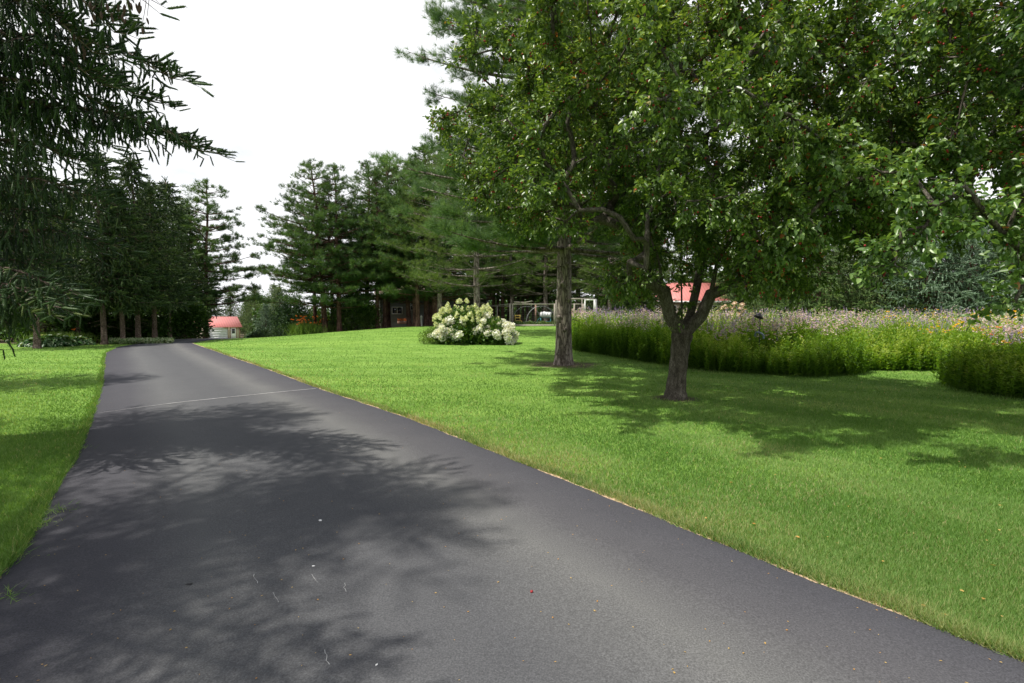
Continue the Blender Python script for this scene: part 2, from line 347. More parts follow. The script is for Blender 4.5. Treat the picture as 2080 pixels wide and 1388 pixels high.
# slightly sunken bed under the asphalt, so turf stands proud of the road
soil=np.zeros_like(XX)
def disc(cx,cy,r0,r1):
    d=np.hypot(XX-cx,YY-cy); return np.clip((r1-d)/(r1-r0),0,1)
CT=G(1372,809); PT=G(1145,741)
soil=np.maximum(soil,.85*disc(PT[0],PT[1],.5,1.9)); soil=np.maximum(soil,.8*disc(CT[0],CT[1],.25,.7))
soil=np.maximum(soil,np.where((YY>43.5)&(XX>-20),1,0)); soil=np.maximum(soil,np.where((YY>28.5)&(XX<sm(XL,YY)-1.5),.9,0))
soil=np.maximum(soil,.9*disc(-16,44,2,4.5))
g=MB(); ny,nx=XX.shape
idx=np.arange(ny*nx).reshape(ny,nx)
g.add(np.stack([XX,YY,ZZ-.002],-1).reshape(-1,3), q=np.stack([idx[:-1,:-1],idx[:-1,1:],idx[1:,1:],idx[1:,:-1]],-1).reshape(-1,4), r=soil.ravel())
tag(g.build('lawn_ground',M['lawn'],smooth=True),'','',kind='structure')

ry=np.concatenate([np.arange(-6,34,.2),np.arange(34,88,.5)]); cols=np.linspace(0,1,15)
g=MB(); l=sm(XL,ry)[:,None]+.012*np.sin(ry*9)[:,None]+.01*np.sin(ry*23)[:,None]; r_=sm(XR,ry)[:,None]+.012*np.sin(ry*8+1)[:,None]+.01*np.sin(ry*21)[:,None]
rx=l+(r_-l)*cols; ryy=np.repeat(ry[:,None],15,1)
rz=H(rx,ryy)+.014+.03*(1-(2*cols[None]-1)**2)
rz[:,0]-=.01; rz[:,-1]-=.01
idx=np.arange(rx.size).reshape(rx.shape)
g.add(np.stack([rx,ryy,rz],-1).reshape(-1,3),q=np.stack([idx[:-1,:-1],idx[:-1,1:],idx[1:,1:],idx[1:,:-1]],-1).reshape(-1,4),r=np.broadcast_to(cols[None],rx.shape).ravel())
tag(g.build('asphalt_driveway',M['asphalt'],smooth=True),'','',kind='structure')
def roadz(x,y):
    l,r=float(sm(XL,np.array([y]))[0]),float(sm(XR,np.array([y]))[0]); c=(x-l)/(r-l)
    return float(H(x,y))+.014+.03*(1-(2*c-1)**2)
# pale seam across the driveway
a=G(202,842); b_=G(640,792); g=MB(); n=60; tt=np.linspace(0,1,n)
w=.02+.014*rng.random(n); w[:16]*=np.linspace(.3,1,16)
sx=a[0]+(b_[0]-a[0])*tt; sy=a[1]+(b_[1]-a[1])*tt+.05*np.sin(tt*7)+.01*rng.normal(size=n)
sz=np.array([roadz(x,y) for x,y in zip(sx,sy)])+.006
v=np.concatenate([np.stack([sx,sy-w,sz],1),np.stack([sx,sy+w,sz],1)])
g.add(v,q=[(i,i+1,n+i+1,n+i) for i in range(n-1)])
tag(g.build('driveway_seam',M['seam']),'','',kind='structure')
# dry thatch along both edges
g=MB()
for side,fn,sgn in (('r',XR,1),):
    y=np.arange(1.5 if sgn>0 else 1.8,30,.05); x=sm(fn,y); wd=np.clip(.03+.03*rng.random(len(y))+.04*np.sin(y*3.1+2*np.sin(y*1.3))*np.sin(y*7.7),.0,.1)
    zz=H(x,y)+.003
    v=np.concatenate([np.stack([x-sgn*.03,y,zz-.001],1),np.stack([x+sgn*wd,y,zz+.004],1)]); n=len(y)
    q=[(i,i+1,n+i+1,n+i) for i in range(n-1)]
    g.add(v,q=q)
tag(g.build('dry_thatch_edge',M['thatch']),'','',kind='structure')

# ------------------------------------------------------------------ grass blades (stuff)
BLADE=([(-.5,0,0),(.5,0,0),(0,.25,1)],[(0,1,2)],[])
def bedfront(): pass
BEDF=np.array([G(1150,700)[:2],G(1162,712)[:2],G(1280,730)[:2],G(1400,748)[:2],G(1500,757)[:2],G(1600,763)[:2],G(1735,762)[:2],G(1765,754)[:2],G(1900,752)[:2],G(1915,762)[:2],G(1930,787)[:2],G(2000,801)[:2],G(2100,815)[:2]])
BEDP=np.vstack([BEDF,[(16,9.2)],[(34,16)],[(34,33)],[(4,33)]])
def inpoly(x,y,poly):
    c=np.zeros(x.shape,bool); n=len(poly); j=n-1
    for i in range(n):
        xi,yi=poly[i]; xj,yj=poly[j]
        cond=((yi>y)!=(yj>y))&(x<(xj-xi)*(y-yi)/(yj-yi+1e-12)+xi); c^=cond; j=i
    return c
NB=1200000
Yb=1/rng.uniform(1/44,1/1.7,NB); Xb=Yb*rng.uniform(-1.2,1.2,NB)+0
ok=~onroad(Xb,Yb,.012)&~inpoly(Xb,Yb,BEDP)
dT=np.hypot(Xb-PT[0],Yb-PT[1]); ok&=(dT>.45+1.3*rng.random(NB)**2); dT=np.hypot(Xb-CT[0],Yb-CT[1]); ok&=(dT>.25+.35*rng.random(NB))
ok&=Yb<43
ok&=~((Yb>27.5)&(Xb<sm(XL,Yb)-1.5))
Xb=Xb[ok];Yb=Yb[ok];n=len(Xb)
der=np.abs(Xb-sm(XR,Yb))*.8; 
dry=np.exp(-der/.2)*.75+np.exp(-der/.9)*.36
strp=Xb-sm(XR,Yb)+.25*np.sin(Yb*.6); r_=np.clip(rng.normal(.38,.15,n)+.13*np.tanh(3*np.sin(strp*.8*2*math.pi/1.9))*np.clip((Yb-1)/5,.3,1)+.07*np.sin(Xb*1.3+Yb*.7)*np.sin(Yb*1.9-Xb*.6)+.2*np.exp(-(Yb-1.5)/4.5),0,.74)  # last term paints near blades lighter to offset their own shading
patch=.5+.5*np.sin(Xb*2.1+1.3*np.sin(Yb*1.7))*np.sin(Yb*2.6+Xb*.7)
isdry=rng.random(n)<np.clip(dry*(.35+.65*patch)*(Xb>sm(XR,Yb)),0,.8)+.02
r_[isdry]=rng.uniform(.78,1,isdry.sum())
hgt=(.028+.02*rng.random(n))*(1+.8*np.exp(-der/.2)*rng.random(n)); wid=.0026+.0009*Yb
pos=np.stack([Xb,Yb,H(Xb,Yb)-.003],1); d=rng.normal(size=(n,3))*[.42,.42,0]+[0,0,1]
g=MB(); inst(g,BLADE,pos,d,np.stack([wid,hgt*.6,hgt],1),r=r_)
# blades overhanging both pavement edges
for fn,sgn,m,dr in ((XR,1,42000,.8),(XL,-1,26000,.12)):
    y=1/rng.uniform(1/24,1/1.7,m); off=rng.normal(0,.045,m)+.035+.05*np.sin(y*2.3+np.sin(y*5))*np.sin(y*.9); x=sm(fn,y)+sgn*np.maximum(off+(.045 if sgn>0 else 0),.0-.04*rng.random(m)**3)
    rr=np.where(rng.random(m)<dr*(.4+.6*np.sin(y*1.9)**2),rng.uniform(.76,1,m),rng.uniform(0,.65,m)); hh=rng.uniform(.02,.075,m)
    inst(g,BLADE,np.stack([x,y,H(x,y)+.002],1),rng.normal(size=(m,3))*[.6,.6,0]+[-.25*sgn,0,1],np.stack([.0026+.0009*y,hh,hh],1),r=rr)
# ragged tufts leaning on to the asphalt at the left edge
for (px,py,k) in ((8,1225,50),(120,1040,40),(78,1072,120),(92,1055,70),(35,1140,40),(160,915,40)):
    c=G(px,py); kk=k; p=np.tile([c[0],c[1],c[2]],(kk,1))+rng.normal(size=(kk,3))*[.07,.05,0]; p[:,2]=.02
    inst(g,BLADE,p,rng.normal(size=(kk,3))*[.8,.8,0]+[.4,0,.6],np.stack([np.full(kk,.004),np.full(kk,.04),rng.uniform(.03,.09,kk)],1),r=rng.uniform(.2,.9,kk))
tag(g.build('grass_blades',M['grass']),'short mown green lawn grass on both sides of the driveway','grass',kind='stuff')

# ------------------------------------------------------------------ conifer generators
def trunk(mb,H_,r0,lean=(0,0),seg=12,top=.03,flare=1.35,jit=.02,n=24):
    z=np.linspace(0,1,n)**1.2*H_; t=z/H_
    p=np.stack([lean[0]*t+jit*np.sin(z*.9+lean[0]*9)*t*4, lean[1]*t+jit*np.cos(z*.8)*t*4, z-.05*(z==0)],1)
    rad=r0*(1-t)**.85+top; rad=rad*(1+(flare-1)*np.exp(-z/.25))
    mb.tube(p,rad,seg)
    return lambda zz: np.stack([np.interp(zz,z,p[:,0]),np.interp(zz,z,p[:,1]),zz],-1)
def spruce_parts(seed,Ht,Rb,zb,nbr,T,slen,side=.2,shootd=.12,r0=.16,droop=.35,extra=None,power=.85,dead=10,curtain=False,origin=None):
    global rng; keep=rng; rng=np.random.default_rng(seed)
    tb=MB(); fn=trunk(tb,Ht,r0)
    cb=MB(); jobs=[]
    for i in range(nbr):
        u=(i+rng.random())/nbr; z=zb+(Ht-zb)*(1-(1-u)**1.15)*.98
        L=Rb*(1-(z-zb)/(Ht-zb))**power*rng.uniform(.72,1.02)+.15
        a=i*2.39996+rng.uniform(-.4,.4); dv=np.array([math.cos(a),math.sin(a),0])
        t=np.linspace(0,1,9)[:,None]
        p=fn(np.array([z]))[0]+dv*L*t+np.array([0,0,1.])*(-droop*L*t+.6*droop*L*t*t)
        if origin is not None:
            if z<2.5 and origin[1]>5: continue
            if 3.2<z<5.8 and origin[1]>5 and rng.random()<.62: continue
            for _ in range(12):
                w=fn(np.array([z]))[0]+dv*L-[0,0,.4*droop*L]+origin
                if w[1]<.8: break
                px=1040+w[0]/w[1]*F; py=640-(w[2]-EYE)/w[1]*F
                if px<np.interp(py,[-400,-150,-60,0,60,110,180,300,340,400,500,640,700,900],[3000,1500,200,60,30,60,200,270,230,150,150,90,40,0]): break
                L*=.88
            p=fn(np.array([z]))[0]+dv*L*t+np.array([0,0,1.])*(-droop*L*t+.6*droop*L*t*t)
        jobs.append((p,L,dv))
    if extra:
        for tip,z in extra:
            s=fn(np.array([z]))[0]; tip=np.array(tip); t=np.linspace(0,1,11)[:,None]; dd=tip-s; L=np.linalg.norm(dd)
            p=s+dd*t+np.array([0,0,1.])*(.10*L*np.sin(t*math.pi)+.03*L*np.sin(t*9)*t)
            dv=dd/L*[1,1,0]; jobs.append((p,L,dv/np.linalg.norm(dv)))
    PP=[];DD=[];SS=[]
    for p,L,dv in jobs:
        tb.tube(p,np.linspace(.012+.011*L,.004,len(p)),5)
        ns=max(4,int(L/side)); tt=np.linspace(.12,1,ns)
        perp=np.array([-dv[1],dv[0],0])
        for t in tt:
            b=np.array([np.interp(t,np.linspace(0,1,len(p)),p[:,k]) for k in range(3)])
            for sg in (-1,1):
                l=(.16+.42*(1-t))*min(L,2.6)*rng.uniform(.5,1)*.72+.06
                d=dv*rng.uniform(.4,.9)+perp*sg*rng.uniform(.5,1)+np.array([0,0,rng.uniform(-.55,.1)])
                if t>.93: d=dv+perp*sg*.3
                d/=np.linalg.norm(d)
                k=max(2,int(l/shootd)); s=np.linspace(.1,1,k)[:,None]
                q=b+d*l*s-np.array([0,0,1])*.28*l*s*s
                if shootd<.14: tb.tube(np.array([b,b+d*l*.5-[0,0,.07*l],b+d*l-[0,0,.28*l]]),[.006,.004,.002],3,cap=False)
                PP.append(q); hang=rng.random((k,1))
                dd=d*.5+np.array([0,0,-1.])*(hang*1.3-.05)+rng.normal(size=(k,3))*.3
                if t>.85: dd=d+rng.normal(size=(k,3))*.25+[0,0,.12]
                DD.append(dd); SS.append(slen*rng.uniform(.6,1.25,k)*(1.25 if t>.85 else 1))
                if curtain and t<.95:
                    m=rng.random(k)<.8; q2=q[m]+norm(dd[m])*slen*.8; 
                    PP.append(q2); DD.append(rng.normal(size=(m.sum(),3))*.22+[0,0,-1]); SS.append(slen*rng.uniform(.7,1.3,m.sum()))
        k=int(L/shootd*1.3); tq=rng.uniform(.25,1,k)
        q=np.stack([np.interp(tq,np.linspace(0,1,len(p)),p[:,c]) for c in range(3)],1)
        PP.append(q); DD.append(dv+rng.normal(size=(k,3))*.6+[0,0,.1]); SS.append(slen*rng.uniform(.5,.9,k))
    # leader
    k=14; zz=np.linspace(Ht*.93,Ht,k); PP.append(fn(zz)); DD.append(rng.normal(size=(k,3))*.4+[0,0,1]); SS.append(np.full(k,slen))
    PP=np.concatenate(PP);DD=np.concatenate(DD);SS=np.concatenate(SS)
    inst(cb,T,PP,DD,SS)
    # dead twigs on the bare lower trunk
    for i in range(dead):
        z=rng.uniform(.25*zb,zb); a=rng.uniform(0,6.28); l=rng.uniform(.3,1.1); d=np.array([math.cos(a),math.sin(a),-.15]); s=fn(np.array([z]))[0]
        tb.tube([s,s+d*l*.5,s+d*l-[0,0,.08]],[.012,.008,.003],4)
    rng=keep
    return tb,cb
def pine_parts(seed,Ht,Rb,zb,T,tl,nwh,per,r0=.2,lean=(0,0),tufts=26,top=.55,up=.25,seg=10,stubs=10):
    global rng; keep=rng; rng=np.random.default_rng(seed)
    tb=MB(); fn=trunk(tb,Ht,r0,lean,seg,n=34,jit=.03)
    cb=MB(); PP=[];DD=[];SS=[];RR=[]
    for wv in range(nwh):
        u=(wv+.5*rng.random())/nwh; z=zb+(Ht-zb)*u*.985
        prof=(1-u**1.5)**.85*(.72+.28*min(1,u/.25)) if u<1 else 0
        for b in range(per):
            a=b*6.283/per+wv*1.1+rng.uniform(-.45,.45); L=Rb*prof*rng.uniform(.55,1.1)+.35
            if rng.random()<.12: continue
            dv=np.array([math.cos(a),math.sin(a),0]); perp=np.array([-dv[1],dv[0],0]); t=np.linspace(0,1,8)[:,None]
            bend=rng.uniform(-.15,.15)
            upk=up*(u*1.6-.35)+rng.uniform(-.08,.08)
            p=fn(np.array([z]))[0]+dv*L*t+perp*bend*L*t*t+np.array([0,0,1.])*(upk*L*t+.16*L*t*t)
            tb.tube(p,np.linspace(.02+.014*L,.008,8),5)
            nb=max(3,int(L*2.2))
            for j in range(nb):
                s=rng.uniform(.3,1); base=np.array([np.interp(s,t[:,0],p[:,k]) for k in range(3)])
                sg=rng.choice([-1,1]); l=rng.uniform(.35,.8)*(.5+.5*(1-s))*min(1.9,L*.55)+.15
                d=dv*rng.uniform(.5,1)+perp*sg*rng.uniform(.2,.9)+[0,0,rng.uniform(0,.4)]; d/=np.linalg.norm(d)
                if l>.3: tb.tube([base,base+d*l],[.012,.005],4,cap=False)
                k=max(3,int(l*tufts/2.2)); q=base+d*l*rng.uniform(.35,1.05,k)[:,None]+rng.normal(size=(k,3))*[.13,.13,.06]
                PP.append(q); DD.append(d*.7+[0,0,.55]+rng.normal(size=(k,3))*.35); SS.append(tl*rng.uniform(.75,1.2,k)); RR.append(np.clip(rng.normal(.5,.22,k),0,1))
    k=25; zz=rng.uniform(Ht*.94,Ht,k); PP.append(fn(zz)+rng.normal(size=(k,3))*.1); DD.append(rng.normal(size=(k,3))*.5+[0,0,1]); SS.append(np.full(k,tl)); RR.append(rng.random(k))
    PP=np.concatenate(PP);DD=np.concatenate(DD);SS=np.concatenate(SS);RR=np.concatenate(RR)
    inst(cb,T,PP,DD,SS,r=RR)
    for i in range(stubs):
        z=rng.uniform(min(1.5,zb*.4),zb); a=rng.uniform(0,6.28); l=rng.uniform(.15,.9); d=np.array([math.cos(a),math.sin(a),rng.uniform(-.25,.2)]); s=fn(np.array([z]))[0]
        tb.tube([s,s+d*l*.6,s+d*l+[0,0,-.05]],[.02,.012,.004],4)
    rng=keep
    return tb,cb
def make_tree(name,label,cat,loc,parts,tm,cm,group=None,rz=0,tname='trunk'):
    e=empty(name,label,cat,loc,group,rz); parts[0].build(tname,tm,e,smooth=True); parts[1].build('crown',cm,e); return e

# ---- near spruces, left
S1=np.array([-7.9,6.1,0])
tips=[((410,318),5.6,3.9),((345,170),5.3,4.6),((300,215),5.6,4.4),((205,185),5.0,4.9),((232,80),4.7,6.0),((190,120),4.8,5.4),((120,60),4.8,5.8),((185,412),5.6,2.9),((200,498),6.2,2.2),((118,600),5.2,1.9),((95,630),5.0,1.7),((60,640),5.0,1.5),((20,620),5.1,1.5),((330,290),5.9,3.9),((250,250),5.4,4.2),((140,330),5.5,3.3),((120,450),6,2.4)]
ext=[(P(p[0],p[1],Y)-S1,z) for p,Y,z in tips]
tb,cb=spruce_parts(11,10.6,4.3,1.5,78,SHOOT_HI,.125,side=.115,shootd=.07,r0=.2,extra=ext,power=1.0,curtain=True,origin=S1)
hero=make_tree('spruce_tree','large dark spruce at the left edge with drooping branches reaching over the driveway','tree',S1,(tb,cb),M['barkspr'],M['spruce'])
S0=np.array([-5.6,2.2,0])
tips=[((260,-5),4.3,6.2),((330,-90),4.3,6.6),((200,-60),4.0,6.5)]
ext=[(P(p[0],p[1],Y)-S0,z) for p,Y,z in tips]
tb,cb=spruce_parts(12,11.5,3.4,4.4,80,SHOOT_HI,.13,side=.15,shootd=.09,r0=.17,extra=ext,power=.8,curtain=True,origin=S0)
near0=make_tree('spruce_tree','spruce whose drooping cone-laden twigs hang into the top left corner of the sky','tree',S0,(tb,cb),M['barkspr'],M['spruce'])
# hanging cones
cm_=MB(); cm_.tube([(0,0,0),(0,0,-.02),(0,0,-.05),(0,0,-.09),(0,0,-.115)],[.004,.013,.017,.013,.004],8)
k=0
for (px,py) in ((183,3),(194,12),(192,30),(205,24),(217,8),(226,27),(228,36),(244,28),(247,30),(252,22),(256,37),(266,6),(276,7),(284,4),(289,55),(298,36),(287,12),(240,9),(253,9),(262,2)):
    Y=rng.uniform(4.0,4.6); p=P(px,py,Y)-S0
    o=cm_.build('cone',M['cone'],near0,smooth=True,loc=p) if k==0 else None
    if k==0: c0=o
    else:
        o=c0.copy(); COL.objects.link(o); o.parent=near0; o.location=tuple(p)
    s=rng.uniform(.45,.65); o.scale=(s,s,s); o.rotation_euler=(rng.uniform(-.3,.3),rng.uniform(-.3,.3),0); k+=1
# thin hanging twigs that carry the cones
tw=MB()
for (px,py,top) in ((187,30,-30),(228,36,-30),(205,25,-30),(253,34,-40),(285,8,-40),(289,55,-40),(299,36,-40),(270,5,-40),(243,28,-40)):
    a_=P(px+rng.uniform(-8,8),top,4.3)-S0; b2=P(px,py-3,4.3)-S0
    tw.tube([a_,(a_+b2)/2+[.02,0,0],b2],[.004,.003,.002],4)
tw.build('hanging_twigs',M['barkspr'],near0)
hc=MB()
for (px,py) in ((170,108),(168,92),(155,95),(150,70),(172,100),(186,40),(190,28)):
    p=P(px,py,4.75)-S1
    o=c0.copy(); COL.objects.link(o); o.parent=hero; o.location=tuple(p); o.scale=(.6,.6,.6)

tb,cb=spruce_parts(13,11,3.3,2.2,80,SHOOT_MID,.26,side=.24,shootd=.13,r0=.18)
sprA=make_tree('spruce_tree','tall spruce just outside the left edge, shading the left lawn','tree',(-14.2,10.6,0),(tb,cb),M['barkspr'],M['spruced'],group='spruces out of frame on the left')
# ---- mid-distance spruces
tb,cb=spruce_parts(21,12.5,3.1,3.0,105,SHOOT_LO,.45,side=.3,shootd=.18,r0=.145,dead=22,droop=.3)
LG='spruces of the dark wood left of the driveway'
lefts=[(75,24.5,'spruce trunk partly behind the near spruce, leftmost in the wood behind the hosta bed',.92),
 (92,29,'slim spruce just right of the leftmost trunk, rising behind the daylilies',.85),
 (160,29,'spruce with pale bare trunk rising from the right end of the hosta bed',.88),
 (212,27.8,'spruce with pale trunk standing at the lawn edge, first right of the hosta bed',.86),
 (250,28.6,'spruce with pale trunk standing in the variegated groundcover at the lawn edge',.93),
 (281,30.2,'spruce with slightly leaning pale trunk behind the right part of the groundcover',.9),
 (315,32,'dark trunked spruce at the end of the left lawn where the driveway bends',1.0),
 (345,36,'dark spruce behind the bend of the driveway',.98),
 (376,40,'dark dense spruce immediately left of the layered pine by the garage',.98),
 (130,36,'dark spruce deep in the wood behind the two leftmost trunks',.95),(235,40,'dark spruce deep in the wood between two pale trunks',1.05),(30,33,'dark spruce deep in the wood behind the low hanging spruce bough',1.0),
 (290,44,'spruce deep in the wood behind the leaning pale trunk',1.08)]
proto=None
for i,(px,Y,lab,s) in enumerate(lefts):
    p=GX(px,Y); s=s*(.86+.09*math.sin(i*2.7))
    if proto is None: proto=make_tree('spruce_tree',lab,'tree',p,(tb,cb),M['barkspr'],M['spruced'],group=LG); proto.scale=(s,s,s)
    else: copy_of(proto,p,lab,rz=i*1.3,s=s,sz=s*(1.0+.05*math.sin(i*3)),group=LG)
# blue-green spruce behind and right background row
tb,cb=spruce_parts(22,11,3.5,1.3,105,SHOOT_LO,.45,side=.32,shootd=.2,r0=.17,dead=6,droop=.25,power=.75)
RG='spruces in the row behind the wildflower bed'
rights=[(1235,46,.95,0,'spruce right beside the white framed garden gate'),(1300,50,1.0,0,'spruce left of the red roofed house, behind the crabapple foliage'),
 (1575,43,.62,0,'low yellowish green spruce bough mass just right of the pale hydrangea'),(1660,41,.95,0,'dark spruce behind the middle of the wildflower bed, left of the blue one'),
 (1740,44,.9,0,'dark green spruce between two crabapple branches behind the wildflowers'),(1790,40,.85,0,'short dark spruce in the middle of the row behind the pink flowers'),
 (1880,38,.95,1,'blue green spruce behind the pink flowers right of centre of the row'),(1965,37,.88,1,'pale blue spruce with drooping boughs behind the yellow flowers'),
 (2040,39,.95,1,'bluish spruce near the right edge behind the wildflower bed'),(2110,36,1.0,0,'spruce cut by the right edge of the photo behind the wildflowers'),(2190,36,1.0,0,'spruce out of frame beyond the right end of the wildflower bed'),
 (1510,52,.95,0,'spruce behind the right end of the red roofed house')]
pr=pb=None
for i,(px,Y,s,blue,lab) in enumerate(rights):
    p=GX(px,Y)
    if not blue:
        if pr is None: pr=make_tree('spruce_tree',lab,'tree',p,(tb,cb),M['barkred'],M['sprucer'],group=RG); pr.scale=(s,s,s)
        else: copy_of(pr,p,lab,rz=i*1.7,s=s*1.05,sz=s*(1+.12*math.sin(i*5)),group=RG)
    else:
        if pb is None:
            pb=copy_of(pr,p,lab,rz=i*1.7,s=s,group=RG); c=[c for c in pb.children if c.name.startswith('crown')][0]; c.data=c.data.copy(); c.data.materials[0]=M['spruceb']
        else: copy_of(pb,p,lab,rz=i*1.7,s=s,group=RG)

# ---- pines
PV=[pine_parts(31,14.2,5.3,2.0,TUFT_LO,.3,23,6,r0=.2,lean=(-.9,0),tufts=21),
    pine_parts(32,14.8,4.3,2.6,TUFT_LO,.3,21,6,r0=.19,lean=(.4,0),tufts=21),
    pine_parts(33,14.0,3.6,4.2,TUFT_LO,.32,16,5,r0=.16,lean=(.1,.3),tufts=20,stubs=24)]
PG='red pines of the grove in front of the grey house'
BG='slender pines behind the fenced garden'
pines=[(0,662,43,1.0,.3,'broad pine at the left end of the grove, its boughs facing the sky gap',PG),
 (2,642,46,.9,1.9,'slim pine trunk at the far left of the grove beside the orange daylilies',PG),
 (2,677,45,.92,2.9,'leaning pine trunk between the two thicker trunks near the daylilies',PG),
 (1,690,42.5,.92,2.4,'thick leaning pine trunk nearest the lawn at the left end of the grove',PG),
 (1,745,47,1.02,1.0,'pine in the middle of the grove behind the green shrub',PG),
 (2,767,44,.95,4.0,'thin pine trunk in front of the white corner of the grey house',PG),
 (1,782,45,1.0,.1,'tall pine just left of the house window',PG),
 (2,790,49,1.1,1.0,'thick pine trunk touching the left side of the house window',PG),
 (0,832,46,.98,2.2,'pine right of the house window, its trunk in front of the hanging basket',PG),
 (2,843,44,1.0,.6,'pine trunk in front of the arched house window',PG),(2,850,42,.95,1.9,'pale pine trunk left of the stone post',PG),
 (1,866,45,1.06,3.2,'dark pine trunk immediately right of the stone post',PG),(2,875,48,1.0,5,'second pine trunk right of the stone post',PG),(0,886,44,1.05,4.5,'thick pine trunk left of the hydrangeas',PG),
 (2,925,50,1.05,.4,'pine hidden behind the tall hydrangea',PG)]
bgx=[(1002,52),(1012,56),(1022,50),(1034,58),(1052,54),(1062,60),(1071,52),(1083,57),(1102,60),(1112,54),(1158,56),(1176,52),(1212,58),(1255,62),(1290,58)]
where=['just right of the hydrangea blossoms','second trunk right of the hydrangeas','third trunk right of the hydrangeas','behind the double corner post of the garden fence','behind the left end of the pipe arch','behind the pipe arch','behind the middle of the pipe arch','beside the reddish garden post','just left of the white tank','just right of the white tank','right of the big bare pine trunk','left of the garden gate','behind the white garden gate','farther back right of the garden gate','between the garden gate and the crabapple']
for i,((px,Y),wh) in enumerate(zip(bgx,where)):
    pines.append((2 if i%3 else 1,px,Y,.95+.12*math.sin(i*7),i*1.3,'tall slender pine '+wh,BG))
FG='pines rising behind the spruce row on the right'
for i,(px,Y) in enumerate([(1400,70),(1480,66),(1560,60),(1640,62),(1720,58),(1800,64),(1890,57),(1990,60),(2080,56)]):
    pines.append((i%2,px,Y,.9,i*2.1,'tall pine behind the spruce row, number %s from the left'%['one','two','three','four','five','six','seven','eight','nine'][i] if 0 else ['far pine right behind the red roof','far pine behind the right end of the red roof','far pine above the pale hydrangea by the house','far pine above the metal garden ornament','far pine above the left part of the wildflower bed','far pine above the middle of the wildflower bed','far pine above the yellow flowers','far pine above the blue spruces','far pine at the right edge of the photo'][i],FG))
protos={}
for v,px,Y,s,rz,lab,grp in pines:
    p=GX(px,Y)
    if v not in protos:
        protos[v]=make_tree('pine_tree',lab,'tree',p,PV[v],M['barkred'],M['pine'],group=grp,rz=rz if v!=0 else 0); protos[v].scale=(s,s,s)
    else: copy_of(protos[v],p,lab,rz=rz if v==2 else rz*.15,s=s,group=grp)
# left far pine with layered boughs
tb,cb=pine_parts(36,13.0,4.6,2.9,TUFT_LO,.3,19,5,r0=.17,lean=(.5,0),tufts=26,up=.14)
p=GX(418,42); make_tree('pine_tree','pine with layered open boughs against the sky just above the garage','tree',p,(tb,cb),M['barkred'],M['pine'])
copy_of(protos[1],GX(385,46),'pine close behind and left of the layered pine near the garage',rz=1,s=.86,group=LG)
copy_of(protos[1],GX(350,50),'pine behind the driveway bend, second left of the layered pine',rz=3,s=.92,group=LG)
# yellow-green pine behind the hydrangea
tb,cb=pine_parts(37,14.5,4.6,2.7,TUFT_HI,.23,20,6,r0=.19,tufts=30,up=.12,lean=(.15,0),stubs=14)
p=GX(968,31); make_tree('pine_tree','yellowish green pine directly behind the hydrangeas with a bare grey trunk','tree',p,(tb,cb),M['barkpine'],M['pine2'])
YG='yellowish pines behind the garden and hydrangeas'
ye=[o for o in COL.objects if o.get('label','').startswith('yellowish green pine')][0]
for i,(px,Y,s_,lab) in enumerate([(893,41,.95,'yellowish pine left of the hydrangeas, its low bough over the house'),(1040,49,.95,'yellowish pine behind the left corner of the garden fence'),(1108,47,.98,'yellowish pine directly behind the white water tank'),(1172,49,1.0,'yellowish pine right of the big bare trunk, behind the garden'),(1238,44,.9,'yellowish pine just right of the white garden gate'),(1290,47,1.0,'yellowish pine left of the red roofed house')]):
    copy_of(ye,GX(px,Y),lab,rz=i*1.9+1,s=s_,group=YG)
# big central pine
tb,cb=pine_parts(38,16.5,5.7,3.6,TUFT_HI,.25,27,7,r0=.235,tufts=58,up=.3,lean=(-.1,.1),seg=18,stubs=14)
# knots / branch collars on the trunk
for z,a in ((.35,-1.2),(1.15,-1.5),(1.55,-2.4),(2.1,-1.0),(2.6,-1.9),(3.2,-1.3)):
    d=np.array([math.cos(a),math.sin(a),0]); rr=.24
    tb.tube([d*rr*.6+[0,0,z-.03],d*(rr+.0)+[0,0,z],d*(rr+.06)+[0,0,z+.01],d*(rr+.07)+[0,0,z+.01]],[.1,.085,.05,.01],8)
center=make_tree('pine_tree','big pine with thick bare trunk standing on the open lawn left of the wildflower bed','tree',PT-[0,0,.02],(tb,cb),M['barkpine'],M['pinec'])

